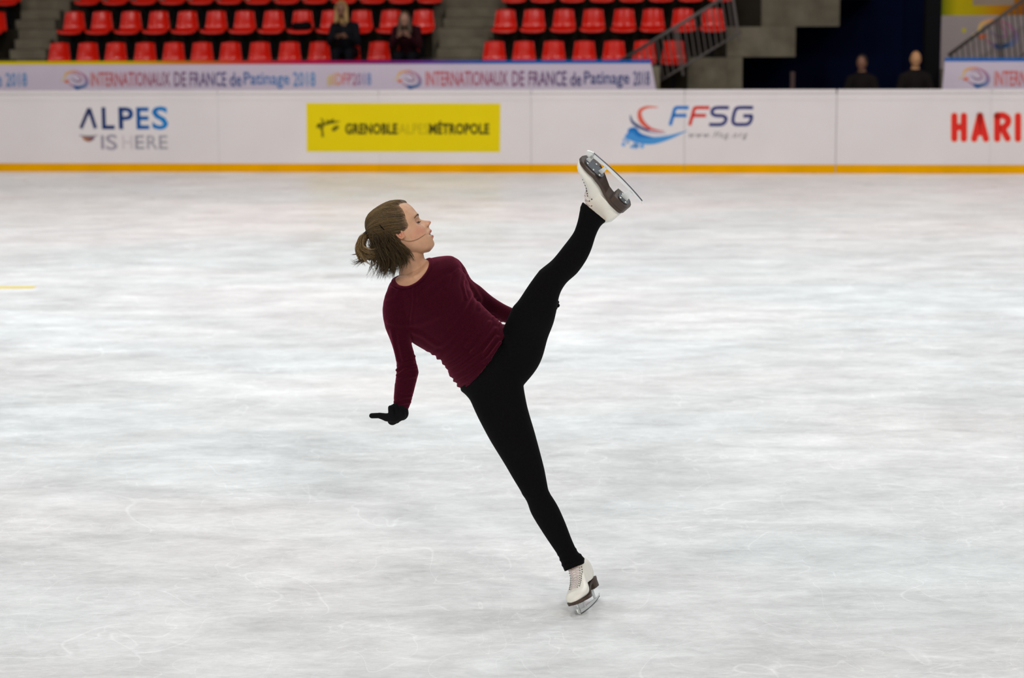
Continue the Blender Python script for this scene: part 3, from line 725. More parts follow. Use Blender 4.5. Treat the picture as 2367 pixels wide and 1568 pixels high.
def add_head(mb, grow=0.0, zs=None, feat=True):
    zs = zs if zs is not None else np.concatenate([np.arange(-74.4, 40, 1.0), np.arange(40, 67.4, .9)])
    n = 120; vs = []
    for z in zs:
        for (x, y) in head_ring(z, grow, feat, n): vs.append(H(x*PXM, y*PXM, (z+(grow*(z-0)/67 if z > 0 else 0))*PXM))
    m = len(zs)
    fs = [(i*n+k, i*n+(k+1) % n, (i+1)*n+(k+1) % n, (i+1)*n+k) for i in range(m-1) for k in range(n)]
    vs += [np.mean(vs[:n], 0), np.mean(vs[(m-1)*n:m*n], 0)]; e = len(vs)
    fs += [(e-2, (k+1) % n, k) for k in range(n)]+[(e-1, (m-1)*n+k, (m-1)*n+(k+1) % n) for k in range(n)]
    mb.add(vs, fs)

TORSO = [(1064, 900, 1170, 752, .02, .84, .030), (1052, 885, 1162, 748, .02, .80, .026), (1038, 866, 1150, 737, .02, .74, .012), (1021, 838, 1128, 718, .02, .70), (1002, 822, 1112, 702, .02, .68), (975, 806, 1099, 690, .02, .68),
         (950, 790, 1090, 670, .02, .68), (925, 762, 1080, 648, .02, .68), (903, 722, 1070, 625, .02, .66), (893, 685, 1061, 606, .02, .60), (901, 655, 1045, 592, .03, .52), (918, 640, 1015, 593, .035, .50), (928, 632, 990, 598, .04, .60)]
ARMN = [(900, 660, 968, 700, .0, .9), (888, 688, 962, 722, -.005, .85), (884, 715, 957, 752, -.005, .85), (888, 750, 951, 785, -.01, .85), (900, 785, 954, 804, -.02, .9), (910, 812, 959, 820, -.03, .92), (915, 835, 963, 838, -.035, .95), (915.5, 858, 968, 861, -.04, .95), (913, 880, 962, 885, -.045, .92), (911, 905, 957, 905, -.05, .9), (909.5, 925, 951, 930, -.05, .88), (909, 940, 943, 948, -.05, .8)]
ARMF = [(1046, 593, 1018, 650, .04, .9), (1061, 601, 1038, 656, .05, .9), (1076, 620, 1048, 663, .08, .9), (1090, 645, 1065, 684, .12, .9), (1112, 663, 1090, 703, .18, .9), (1136, 684, 1110, 722, .23, .95), (1160, 700, 1138, 738, .24, .95), (1184, 712, 1163, 746, .24, .9), (1212, 721, 1198, 748, .22, .85)]
LEGS = [(1068, 868, 1150, 765, .02, .80), (1064, 900, 1162, 768, .02, .80), (1075, 912, 1185, 800, .02, .80), (1086, 925, 1205, 850, .015, .82), (1093, 940, 1211, 898, .01, .88), (1104, 964, 1218, 936, .005, .92), (1120, 995, 1226, 966, .0, .95), (1136, 1024, 1235, 996, .0, .95), (1165, 1071, 1248, 1044, -.01, .95), (1186, 1107, 1258, 1083, -.02, .95), (1200, 1130, 1264, 1114, -.025, 1.0), (1210, 1147, 1269, 1137, -.02, 1.02), (1219, 1163, 1278, 1151, -.015, 1.02), (1229, 1190, 1291, 1173, .0, 1.02), (1254, 1231, 1307, 1209, .015, 1.0), (1276, 1264, 1322, 1248, .025, 1.0), (1290, 1285, 1335, 1275, .035, 1.05), (1297, 1301, 1349, 1289, .043, 1.05), (1305, 1322, 1351, 1303, .045, 1.1)]
LEGR = [(1090, 845, 1195, 905, .03, .70), (1112, 815, 1213, 888, .025, .74), (1136, 785, 1239, 856, .01, .78), (1160, 762, 1254, 826, -.01, .82), (1168, 748, 1266, 783, -.04, .86), (1184, 712, 1279, 749, -.08, .9), (1199, 694, 1287, 716, -.10, .92), (1223.6, 657, 1294, 681, -.12, .95), (1248, 625, 1309, 655, -.13, 1.0), (1277, 600.5, 1334, 632, -.14, 1.0), (1303, 568.5, 1354, 604, -.16, 1.0), (1318, 549, 1367, 577, -.165, 1.0), (1328, 533, 1377, 546, -.17, 1.0), (1336, 508, 1387, 525, -.175, 1.0), (1340, 488, 1396, 516, -.175, .95), (1346, 466, 1402, 512, -.175, .9)]

# ---- gloved hands (joint chains in pixels + depth)
def hand_near(mb, k):
    q = lambda x, y, d: P(x, y, d-.05)
    mb.capsule(q(927, 938, 0), q(928, 956, 0), .0245*k, .026*k)
    for d in (-.024, -.008, .010, .026):
        mb.capsule(q(926, 960, d*.9), q(907, 972, d), .0195*k, .0180*k)
    for x0, x1, x2, y2, d, r in ((906, 903.5, 902.5, 943, -.030, .0098), (917, 916, 912.5, 938.5, -.014, .0104), (913, 911, 908, 941, .010, .0100), (908, 907, 906, 946, .031, .0090)):
        mb.capsule(q(x0, 972, d), q(x1, 955, d-.014), r*1.12*k, r*k); mb.capsule(q(x1, 955, d-.014), q(x2, y2, d-.010), r*k, r*.93*k)
    mb.capsule(q(912, 967, -.034), q(893, 965, -.040), .0165*k, .0150*k); mb.capsule(q(893, 965, -.040), q(877, 961, -.044), .0145*k, .0108*k)
    mb.capsule(q(877, 961, -.044), q(859.5, 961.5, -.046), .0102*k, .0098*k)
def hand_far(mb, k):
    q = lambda x, y, d: P(x, y, d+.20)
    mb.capsule(q(1205, 733, .01), q(1222, 731, 0), .026*k, .027*k)
    for d in (-.022, -.007, .008, .022):
        mb.capsule(q(1222, 731, d*.8), q(1252, 722, d), .018*k, .0165*k)
    for y1, y2, x2, d, r in ((709, 699, 1288, -.026, .0092), (711, 706.5, 1289, -.009, .0098), (715, 712, 1284, .009, .0096), (720, 719, 1276, .026, .0086)):
        mb.capsule(q(1252, 720, d), q(1272, y1, d*1.2), r*1.15*k, r*k); mb.capsule(q(1272, y1, d*1.2), q(x2, y2, d*1.3), r*k, r*.85*k)
    mb.capsule(q(1228, 733, -.03), q(1246, 742, -.045), .0145*k, .012*k); mb.capsule(q(1246, 742, -.045), q(1262, 744, -.05), .011*k, .010*k)

# ---- body: one continuous skin from head to ankles
mb = MB(); add_head(mb)
loft(mb, [(*t[:5], t[5]*(.82 if i < 5 else .95)) for i, t in enumerate(TORSO) if i > 1], shrink=.93); loft(mb, ARMN, shrink=.80); loft(mb, ARMF, shrink=.80); loft(mb, LEGS, shrink=.90); loft(mb, LEGR, shrink=.90)
NECK = [(915, 660, 1000, 618, .035, .75), (921, 645, 991, 607, .035, .85), (922, 628, 982, 598, .032, .95), (919, 606, 979, 588, .03, 1.0), (914, 585, 975, 572, .025, 1.0), (908, 565, 962, 555, .02, .95)]
loft(mb, NECK)
hand_near(mb, .82); hand_far(mb, .82)
# nose wings and ears
for sg in (-1, 1):
    mb.ball(H(51.5*PXM, sg*7.6*PXM, -21.0*PXM), (5.6*PXM, 3.3*PXM, 4.0*PXM), [hX, hY, hu])
    ey = 46.0*sg; pts = []
    for t in np.linspace(-3.0, -.05, 14):
        pts.append(H((-17+9*math.cos(t)*(1 if math.sin(t) > 0 else .75))*PXM, (ey+sg*(2.5+3.0*max(0, -math.cos(t))))*PXM, (-4+17*math.sin(t))*PXM))
    mb.tube(pts, 2.3*PXM, 8)
    mb.ball(H(-17*PXM, (ey-.5*sg)*PXM, -13*PXM), (6.5*PXM, 2.4*PXM, 7*PXM), [hX, hY, hu]); mb.ball(H(-12*PXM, (ey+1.0*sg)*PXM, -19*PXM), (3.6*PXM, 2.6*PXM, 4.2*PXM), [hX, hY, hu])
    mb.ball(H(-9.5*PXM, (ey+.6*sg)*PXM, -8*PXM), (2.2*PXM, 2.4*PXM, 3.2*PXM), [hX, hY, hu])
# collar bones and neck tendon
V, F, Nn = remesh(mb, .0022, 2)
def seg_d(P2, pts):
    best = np.full(len(P2), 1e9)
    for a, b in zip(pts[:-1], pts[1:]):
        a = np.array(a, float); b = np.array(b, float); d = b-a; L = d@d
        t = np.clip(((P2-a)@d)/L, 0, 1); q = a+t[:, None]*d; e = P2-q; best = np.minimum(best, np.hypot(e[:, 0], e[:, 1]))
    return best
px = project(V); fr = np.clip((Nn@(-Fw))*2, 0, 1)*(px[:, 1] > 575)*(px[:, 1] < 660)*(px[:, 0] < 1005)
for st, w_, h_ in (([(958, 641), (973, 631), (994, 614)], 4, 3.0), ([(948, 643), (935, 645), (920, 643)], 4, 2.2), ([(955, 638), (952, 618), (944, 598), (932, 575)], 5, 2.6), ([(966, 630), (975, 612), (974, 596)], 4, -1.2)):
    V = V+Nn*(h_*.001*np.exp(-(seg_d(px, st)/w_)**2)*fr)[:, None]
hl = Hinv(V)/PXM
skin = np.tile(np.array([.61, .345, .215]), (len(V), 1))
def blend(c, w): 
    global skin
    w = np.clip(w, 0, 1)[:, None]; skin = skin*(1-w)+np.array(c)*w
G = lambda v, c, s: np.exp(-((v-c)/s)**2)
blend((.58, .20, .14), .55*G(hl[:, 2], -26, 12)*G(np.abs(hl[:, 1]), 32, 12)*(hl[:, 0] > 0))
blend((.58, .19, .14), .5*G(hl[:, 2], -19, 7)*G(hl[:, 1], 0, 9)*(hl[:, 0] > 50))
blend((.60, .20, .12), .8*G(hl[:, 2], -8, 17)*G(hl[:, 0], -17, 9)*(np.abs(hl[:, 1]) > 44))
lipw = 17.0
up = (hl[:, 0] > 40)*(np.abs(hl[:, 1]) < lipw)*(1-(np.abs(hl[:, 1])/lipw)**2)
blend((.42, .10, .10), up*1.5*G(hl[:, 2], -37.5, 2.8)); blend((.42, .10, .10), up*1.5*G(hl[:, 2], -48.0, 3.2))
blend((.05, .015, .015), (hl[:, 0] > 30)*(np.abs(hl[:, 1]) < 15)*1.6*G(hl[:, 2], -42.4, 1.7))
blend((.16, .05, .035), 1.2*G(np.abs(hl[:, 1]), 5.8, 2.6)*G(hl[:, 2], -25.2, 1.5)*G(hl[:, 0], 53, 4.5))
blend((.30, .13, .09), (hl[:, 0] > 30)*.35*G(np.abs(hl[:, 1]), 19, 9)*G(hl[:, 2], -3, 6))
M_skin = mat('skin', attr='Col', rough=.48, spec=.35, noise=.05, nscale=60, bump=.05, bscale=300, sss=.08)
body = finish('body', V, F, M_skin, SK, skin)
bvh_body = BVHTree.FromPolygons([tuple(p) for p in V], F)
def hit(px, py, bvh, lift=0):
    d = ray(px, py); d = d/np.linalg.norm(d); h = bvh.ray_cast(Vector(CAM), Vector(d))
    return None if h[0] is None else np.array(h[0])-d*lift

# eyes, lashes, brows
M_eye = mat('eye_white', (.55, .50, .47), .25); M_lash = mat('lashes', (.025, .014, .010), .7); M_brow = mat('brow_hair', (.10, .055, .035), .8)
for sg in (-1, 1):
    c_ = H(30.8*PXM, sg*17*PXM, -2.5*PXM)
    mb = MB(); mb.ball(c_, 7.2*PXM, [hX, hY, hu]); e_ = mb.build('eye', M_eye, SK, smooth=True)
    mb = MB(); mb.ball(H(36.8*PXM, sg*18*PXM, -4.8*PXM), (1.9*PXM, 3.2*PXM, 3.2*PXM), [hX, hY, hu]); mb.build('iris', mat('iris', (.05, .03, .02), .2), e_, smooth=True)
    # upper lid lowered over the eye
    mb = MB(); n1, n2 = 10, 16; vs = []
    for i in range(n1+1):
        la = math.radians(-22+90*i/n1)
        for j in range(n2+1):
            lo_ = math.radians(-105+210*j/n2); R_ = 8.0*PXM
            vs.append(c_+R_*(math.cos(la)*math.cos(lo_)*hX+math.cos(la)*math.sin(lo_)*hY+math.sin(la)*hu))
    mb.add(vs, [(i*(n2+1)+j, i*(n2+1)+j+1, (i+1)*(n2+1)+j+1, (i+1)*(n2+1)+j) for i in range(n1) for j in range(n2)], (.52, .27, .18))
    mb.build('eyelid', M_skin, SK, smooth=True)
    mb = MB()
    for j in range(22):
        lo_ = math.radians(-70+140*j/21); la = math.radians(-23)
        b_ = c_+8.1*PXM*(math.cos(la)*math.cos(lo_)*hX+math.cos(la)*math.sin(lo_)*hY+math.sin(la)*hu); dr = (b_-c_); dr = dr/np.linalg.norm(dr)
        mb.tube([b_, b_+dr*3*PXM-hu*.6*PXM, b_+dr*5.4*PXM+hu*.5*PXM], [.0006, .0005, .0002], 4)
    la = math.radians(-23)
    mb.tube([c_+8.1*PXM*(math.cos(la)*math.cos(t)*hX+math.cos(la)*math.sin(t)*hY+math.sin(la)*hu) for t in np.linspace(-1.3, 1.3, 14)], .0009, 6)
    mb.build('eyelashes', M_lash, SK)
    mb = MB()
    for j in range(110):
        t = rng.uniform(0, 1); yy = (8+26*t); zz = 7.5+2.6*math.sin(t*2.4)-5.0*t*t+rng.uniform(-1, 1)*(1.8-1.1*t)
        org = H(.12, sg*yy*PXM, zz*PXM); h = bvh_body.ray_cast(Vector(org), Vector(-hX))
        if h[0] is None: continue
        p_ = np.array(h[0])+hX*.0004; mb.tube([p_, p_+hY*sg*2.2*PXM+hX*.4*PXM+hu*.4*PXM, p_+hY*sg*4.0*PXM-hX*(.6+1.2*t)*PXM-hu*.2*PXM], [.0005, .0005, .0002], 4)
    mb.build('eyebrow', M_brow, SK)

# ---- sweater
mb = MB(); loft(mb, TORSO, n=64); loft(mb, ARMN, n=40); loft(mb, ARMF, n=40)
V, F, Nn = remesh(mb, .0038, 6)
px = project(V)
# cloth folds as ridges along strokes drawn over the body (real displacement)
front = (Nn@(-Fw))
disp = np.zeros(len(V))
FOLDS = [ # stroke, width px, height mm
 ([(1040, 868), (1070, 850), (1120, 815), (1150, 780)], 4.0, 2.6), ([(1045, 882), (1085, 862), (1130, 828), (1156, 792)], 3.5, 2.4), ([(1036, 852), (1060, 838), (1105, 806), (1145, 760)], 4, 2.4),
 ([(1026, 842), (1055, 822), (1095, 790), (1130, 745)], 4, 2.0), ([(1052, 894), (1080, 880), (1115, 850)], 3.5, 2.2), ([(1012, 828), (1040, 808), (1085, 765)], 5, 1.6),
 ([(1098, 700), (1085, 730), (1050, 770), (1020, 800)], 5, 1.6), ([(1088, 676), (1070, 715), (1035, 755)], 5, 1.4), ([(1140, 735), (1120, 775), (1090, 815)], 3.5, 2.0), ([(1155, 748), (1142, 785), (1118, 822)], 3, 2.2),
 ([(1125, 722), (1108, 762), (1078, 800)], 4, 1.7), ([(1108, 712), (1110, 690), (1095, 665), (1078, 645)], 4, 1.4), ([(955, 650), (957, 700), (950, 745)], 2.5, 1.6), ([(1035, 640), (1000, 665), (970, 690)], 6, 1.3),
 ([(1060, 625), (1040, 640), (1030, 665)], 3.5, 1.8), ([(1075, 632), (1068, 660), (1076, 690)], 3, 1.6), ([(948, 765), (975, 775), (1010, 800)], 5, 1.4), ([(945, 752), (980, 745), (1010, 730)], 6, 1.2),
 ([(905, 765), (912, 800), (920, 835)], 4, 1.8), ([(925, 745), (922, 790), (930, 830)], 4, 1.4), ([(918, 868), (935, 856), (962, 850)], 3, 2.0), ([(916, 856), (932, 842), (955, 838)], 3, 2.0), ([(918, 846), (940, 828), (958, 824)], 3, 1.6), ([(918, 880), (940, 874), (960, 870)], 3, 1.4),
 ([(912, 930), (930, 920), (950, 917)], 2.5, 1.6), ([(912, 942), (928, 934), (948, 930)], 2.5, 1.6), ([(898, 745), (925, 752), (950, 750)], 4, 1.3), ([(893, 700), (915, 690), (925, 668)], 5, 1.2)]
for st, w, h in FOLDS:
    d = seg_d(px, st); disp += (h*.0017*np.exp(-(d/w)**2) - h*.0010*np.exp(-((d-1.9*w)/w)**2))*(front > -.2)
# scalloped ripples round the hem side
tt = px@np.array([.45, .89]); near = np.exp(-((px[:, 0]*.66+px[:, 1]*-.75-(-(.0)))*0)**2)
reg = np.exp(-(seg_d(px, [(1000, 822), (1030, 858), (1058, 896)])/16)**2); disp += .0022*np.sin(tt*.47)*reg
reg = np.exp(-(seg_d(px, [(1085, 680), (1110, 712), (1160, 750)])/8)**2); disp += .0012*np.sin((px@np.array([.8, .6]))*.55)*reg
for (bx, by) in ((992, 716), (1044, 686)):
    disp += .013*np.exp(-(((px[:, 0]-bx)**2+(px[:, 1]-by)**2)/34**2))*np.clip(front*1.5, 0, 1)
V = V+Nn*disp[:, None]
# neck opening
Cn = P(951, 622, -.005); En = P(998, 607, -.005)-Cn; Vn = P(953, 646, -.075)-Cn
En2 = En/np.linalg.norm(En)**2; nrm = np.cross(En, Vn); nrm /= np.linalg.norm(nrm)
if nrm@hu < 0: nrm = -nrm
Vo = Vn-En*((Vn@En)/(En@En)); Vo2 = Vo/np.linalg.norm(Vo)**2
d = V-Cn; inside = ((d@En2)**2+(d@Vo2)**2 < 1.0)
keep = ~(inside & (d@nrm > -.06))
fk = [f for f in F if all(keep[i] for i in f)]
bvh_sw = BVHTree.FromPolygons([tuple(p) for p in V], F)
M_sw = mat('burgundy_knit', (.034, .0024, .0080), .9, spec=.05, sheen=.5, sheen_tint=(.75, .12, .24), noise=.22, nscale=220, bump=.3, bscale=500)
idx = -np.ones(len(V), int); used = sorted({i for f in fk for i in f}); idx[used] = range(len(used))
sweater = finish('sweater', V[used], [tuple(int(idx[i]) for i in f) for f in fk], M_sw, SK)
sweater['label'] = 'burgundy long sleeved top'
s_ = sweater.modifiers.new('t', 'SOLIDIFY'); s_.thickness = .0018; s_.offset = -1
pts = []
for t in np.linspace(0, 2*math.pi, 73):
    p_ = Cn+1.0*(math.cos(t)*En+math.sin(t)*Vo); h = bvh_sw.ray_cast(Vector(p_+nrm*.15), Vector(-nrm))
    pts.append(np.array(h[0]) if h[0] is not None else p_)
pts = np.array(pts[:-1]); 
for _ in range(4): pts = (np.roll(pts, 1, 0)+pts*2+np.roll(pts, -1, 0))/4
mb = MB(); nb = 8; vs = []
for i in range(len(pts)):
    p_ = pts[i]; out = p_-Cn; out -= nrm*(out@nrm); out /= np.linalg.norm(out)
    t_ = pts[(i+1) % len(pts)]-pts[i-1]; t_ /= np.linalg.norm(t_); up_ = np.cross(out, t_); up_ = up_ if up_@nrm > 0 else -up_
    for k in range(nb):
        a = 2*math.pi*k/nb; vs.append(p_+out*.0085*math.cos(a)+up_*.0032*math.sin(a)-nrm*.0)
m_ = len(pts); mb.add(vs, [(i*nb+k, i*nb+(k+1) % nb, ((i+1) % m_)*nb+(k+1) % nb, ((i+1) % m_)*nb+k) for i in range(m_) for k in range(nb)])
mb.build('collar', M_sw, sweater, smooth=True)

# ---- leggings
mb = MB(); loft(mb, LEGS, n=56, ratio_mul=.97); loft(mb, LEGR, n=56)
V, F, Nn = remesh(mb, .0042, 5); px = project(V); disp = np.zeros(len(V))
for st, w, h in [([(1292, 1296), (1320, 1290), (1348, 1280)], 3, 2.5), ([(1298, 1308), (1325, 1302), (1350, 1292)], 3, 2.5), ([(1288, 1284), (1312, 1276), (1336, 1268)], 3, 1.5), ([(1341, 478), (1352, 490), (1372, 503)], 4, 1.5), ([(1250, 628), (1262, 650), (1290, 668)], 5, 1.5), ([(1200, 1142), (1235, 1150), (1268, 1140)], 5, 1.2), ([(1160, 770), (1175, 800), (1180, 850)], 5, 1.5), ([(1095, 880), (1130, 870), (1170, 830)], 6, 1.2)]:
    d = seg_d(px, st); disp += h*.001*np.exp(-(d/w)**2)
V = V+Nn*disp[:, None]
M_leg = mat('black_jersey', (.0040, .0036, .0042), .85, spec=.06, sheen=.012, noise=.2, nscale=150)
leg = finish('leggings', V, F, M_leg, SK); leg['label'] = 'black leggings'

# ---- gloves
M_gl = mat('black_glove_knit', (.0062, .0062, .0075), .9, spec=.08, sheen=.03, bump=.3, bscale=260)
for fn in (hand_near, hand_far):
    mb = MB(); fn(mb, 1.0); V, F, Nn = remesh(mb, .0024, 2); finish('glove', V, F, M_gl, SK)

# ---- skates, built once in their own frame: X toe, Y side, Z up, origin under the blade's middle
M_boot = mat('white_boot_leather', (.84, .82, .75), .38, spec=.45, noise=.04, nscale=20); M_sole = mat('brown_sole', (.055, .032, .022), .45, noise=.25, nscale=25)
M_steel = mat('polished_steel', (.88, .90, .90), .42, metal=.5); M_lace = mat('pinkish_laces', (.72, .64, .64), .8); M_hole = mat('eyelets', (.03, .03, .035), .4, metal=.5)
def skate_parts(T, cuff):
    """T maps local points to world"""
    r = empty('ice_skate', T((0, 0, 0))-WL(SK)); r.parent = SK; r['label'] = 'white figure skate'
    def mesh_T(mb): mb.v = [tuple(T(p)) for p in mb.v]; return mb
    # sole outline half widths along X (heel -.13 .. toe .135)
    XS = np.array([-.128, -.118, -.10, -.07, -.03, .01, .05, .085, .11, .127, .135]); WS = np.array([.008, .026, .033, .034, .029, .032, .043, .045, .038, .024, .006]); CS = np.array([0, 0, 0, 0, 0, .001, .003, .003, .001, -.003, -.004])
    fine = cr(np.stack([XS, WS, CS], 1), 6); fine = fine[np.argsort(fine[:, 0])]; XS, WS, CS = fine[:, 0], np.maximum(fine[:, 1], .004), fine[:, 2]
    def outline(x0, x1, n=30, k=1.0):
        xs = np.linspace(x0, x1, n); w = np.interp(xs, XS, WS)*k; c = np.interp(xs, XS, CS); return xs, w, c
    zs = lambda x: np.interp(x, [-.14, -.06, -.02, .02, .06, .135], [.098, .096, .088, .070, .058, .060])        # underside of the boot
    # boot: horizontal-ish layers, foot part along X and shaft along Z
    mb = MB(); rings = []; nn = 32
    for x in np.linspace(-.126, .133, 34):
        w = np.interp(x, XS, WS)*1.0; c = np.interp(x, XS, CS); z0 = zs(x); top = np.interp(x, [-.13, -.10, -.06, .0, .04, .08, .11, .128, .134], [.165, .20, .205, .175, .130, .108, .100, .085, .072])
        rings.append([(x, c+w*math.copysign(abs(math.cos(a))**.75, math.cos(a))*(1 if math.sin(a) < .0 else (1-.18*math.sin(a)**2)), (z0+(top-z0)*(.5+.5*math.copysign(abs(math.sin(a))**.8, math.sin(a))))) for a in np.linspace(0, 2*math.pi, nn, endpoint=False)])
    vs = [p for g in rings for p in g]; m = len(rings); vs += [np.mean(rings[0], 0), np.mean(rings[-1], 0)]; e = len(vs)
    fs = [(i*nn+k, i*nn+(k+1) % nn, (i+1)*nn+(k+1) % nn, (i+1)*nn+k) for i in range(m-1) for k in range(nn)]+[(e-2, (k+1) % nn, k) for k in range(nn)]+[(e-1, (m-1)*nn+k, (m-1)*nn+(k+1) % nn) for k in range(nn)]
    mb.add(vs, fs)
    rings = []
    M_ = np.array([T(e)-T((0, 0, 0)) for e in np.eye(3)])
    dv = M_@cuff; dv = dv/dv[2]
    for z, xa, xb, w in ((.10, -.125, .03, .032), (.13, -.128, .035, .034), (.155, -.122, .030, .034), (.172, -.108, .016, .033), (.186, -.092, .006, .031)):
        kx = dv[0]*max(0, z-.15); ky = dv[1]*max(0, z-.15)
        rings.append([(kx+(xa+xb)/2+(xb-xa)/2*math.cos(a), ky+w*math.copysign(abs(math.sin(a))**.9, math.sin(a)), z) for a in np.linspace(0, 2*math.pi, nn, endpoint=False)])
    vs = [p for g in rings for p in g]; m = len(rings); vs += [np.mean(rings[0], 0), np.mean(rings[-1], 0)]; e = len(vs)
    fs = [(i*nn+k, i*nn+(k+1) % nn, (i+1)*nn+(k+1) % nn, (i+1)*nn+k) for i in range(m-1) for k in range(nn)]+[(e-2, (k+1) % nn, k) for k in range(nn)]+[(e-1, (m-1)*nn+k, (m-1)*nn+(k+1) % nn) for k in range(nn)]
    mb.add(vs, fs)
    V, F, N_ = remesh(mb, .0024, 6); bl = BVHTree.FromPolygons([tuple(p) for p in V], F)
    V = np.array([T(p) for p in V]); finish('boot', V, F, M_boot, r)
    # sole + heel
    def slab(x0, x1, za, zb, k, flare=0):
        mb = MB(); xs, w, c = outline(x0, x1, 64, k); top = [(x, c[i]+w[i]) for i, x in enumerate(xs)]+[(x, c[i]-w[i]) for i, x in reversed(list(enumerate(xs)))]
        n_ = len(top); vs = [(x+(flare if x < x0+.0 else 0), y, zb(x)) for x, y in top]+[(x*1.0, y*.97, za(x)) for x, y in top]
        mb.add(vs, [(i, (i+1) % n_, n_+(i+1) % n_, n_+i) for i in range(n_)]); h_ = n_//2
        mb.add([vs[i] for i in range(n_)], [(i, i+1, n_-2-i, n_-1-i) for i in range(h_-1)]); mb.add([vs[n_+i] for i in range(n_)], [(n_-1-i, n_-2-i, i+1, i) for i in range(h_-1)])
        return mb
    mb = slab(-.129, .136, lambda x: zs(x)-.009, lambda x: zs(x)+.003, 1.04); mesh_T(mb).build('sole', M_sole, r)
    mb = slab(-.129, -.050, lambda x: .060, lambda x: zs(x)-.007, .97); mesh_T(mb).build('heel', M_sole, r)
    # blade: runner + stanchions in XZ, 4 mm thick
    mb = MB(); t = .002
    def strip(top, bot):
        n_ = len(top); vs = []
        for (x, z), (x2, z2) in zip(top, bot): vs += [(x, t, z), (x, -t, z), (x2, t, z2), (x2, -t, z2)]
        f = []
        for i in range(n_-1):
            a, b = 4*i, 4*i+4; f += [(a, b, b+1, a+1), (a+2, a+3, b+3, b+2), (a, a+2, b+2, b), (a+1, b+1, b+3, a+3)]
        f += [(0, 1, 3, 2), (4*n_-4, 4*n_-2, 4*n_-1, 4*n_-3)]; mb.add(vs, f)
    xs = np.linspace(-.154, .116, 30); strip([(x, .0155+(.008*max(0, (x-.06)/.05))) for x in xs], [(x, max(0, .45*x*x*(1 if x < 0 else .8)) + (.010 if x < -.150 else 0)) for x in xs])
    strip([(.104, .030), (.122, .034), (.134, .030)], [(.110, .006), (.126, .008), (.138, .016)])         # toe pick
    for x in (.116, .124, .132): mb.add([(x, t, .012), (x+.007, t, .010+(x-.116)*.6), (x+.004, t, .004+(x-.116)*.8), (x, -t, .012), (x+.007, -t, .010+(x-.116)*.6), (x+.004, -t, .004+(x-.116)*.8)], [(0, 2, 1), (3, 4, 5), (0, 1, 4, 3), (1, 2, 5, 4), (2, 0, 3, 5)])
    strip([(.038, .047), (.056, .047)], [(.041, .013), (.052, .013)]); strip([(.100, .049), (.118, .050)], [(.104, .018), (.115, .022)])
    strip([(-.105, .058), (-.072, .058)], [(-.096, .013), (-.080, .013)])
    mesh_T(mb).build('blade', M_steel, r); mb = MB(); t = .0023
    strip([(x, max(0, .45*x*x*(1 if x < 0 else .8))+.0022) for x in xs[1:]], [(x, max(.0, .45*x*x*(1 if x < 0 else .8))-.0004) for x in xs[1:]])
    mesh_T(mb).build('running_edge', mat('dark_reflection_edge', (.10, .10, .12), .35, metal=.8), r); mb = MB()  # strip along the running edge, coloured dark to stand in for its reflection
    for x0, x1, z, w in ((.030, .120, .047, .028), (-.115, -.062, .0565, .024)):
        n_ = 12; v_ = []
        for k in range(n_):
            a = 2*math.pi*k/n_; v_.append(((x0+x1)/2+(x1-x0)/2*math.copysign(abs(math.cos(a))**.6, math.cos(a)), w*math.copysign(abs(math.sin(a))**.7, math.sin(a)), z))
        v_ += [(p[0], p[1], p[2]+.003) for p in v_]; mb.add(v_, [tuple(range(n_-1, -1, -1)), tuple(range(n_, 2*n_))]+[(k, (k+1) % n_, n_+(k+1) % n_, n_+k) for k in range(n_)])
        mesh_T(mb).build('mounting_plate', mat('dark_steel_plate', (.13, .14, .15), .25, metal=.8), r); mb = MB()
    mb = MB()
    for x, y, z in [(.045, .019, .046), (.045, -.019, .046), (.075, .022, .046), (.075, -.022, .046), (.105, .015, .047), (.105, -.015, .047), (-.075, .016, .0555), (-.075, -.016, .0555), (-.102, .014, .0555), (-.102, -.014, .0555)]:
        mb.ball((x, y, z), (.004, .004, .0022), n=6)
    mesh_T(mb).build('screws', M_steel, r, smooth=True)
    # eyelets and laces: the front line of the boot from instep to cuff
    mb = MB(); ml = MB(); rows = []
    for k in range(11):
        s_ = k/10; x = np.interp(s_, [0, .5, 1], [.072, .040, .004]); z = np.interp(s_, [0, .5, 1], [.11, .150, .205]); kk = max(0, z-.15); x += dv[0]*kk; ky = dv[1]*kk
        row = []
        for sg in (-1, 1):
            y = ky+sg*np.interp(s_, [0, 1], [.014, .022])
            org = Vector((x+.10, y, z+.06)); d = Vector((-.82, 0, -.57)).normalized(); h = bl.ray_cast(org, d)
            row.append(np.array(h[0])-np.array(d)*.001 if h[0] is not None else np.array([x, y, z]))
            y2 = ky+sg*np.interp(s_, [0, 1], [.022, .0265]); h2 = bl.ray_cast(Vector((x+.09, y2, z+.06)), d)
            for hh in ((h[0], .0024), (h2[0], .0027)):
                if hh[0] is not None: mb.ball(np.array(hh[0]), hh[1], n=5)
        rows.append(row)
    mesh_T(mb).build('eyelets', M_hole, r)
    for k in range(len(rows)-1):
        for a, b in ((rows[k][0], rows[k+1][1]), (rows[k][1], rows[k+1][0])):
            q = []
            for t_ in np.linspace(0, 1, 7):
                p_ = a*(1-t_)+b*t_; h = bl.ray_cast(Vector(p_+np.array([.06, 0, .04])), Vector((-.83, 0, -.55)).normalized()); q.append((np.array(h[0])+np.array([.002, 0, .0014])) if h[0] is not None and np.linalg.norm(np.array(h[0])-p_) < .03 else p_)
            ml.tube(q, .0020, 6)
    mesh_T(ml).build('laces', M_lace, r, smooth=True)
    return r
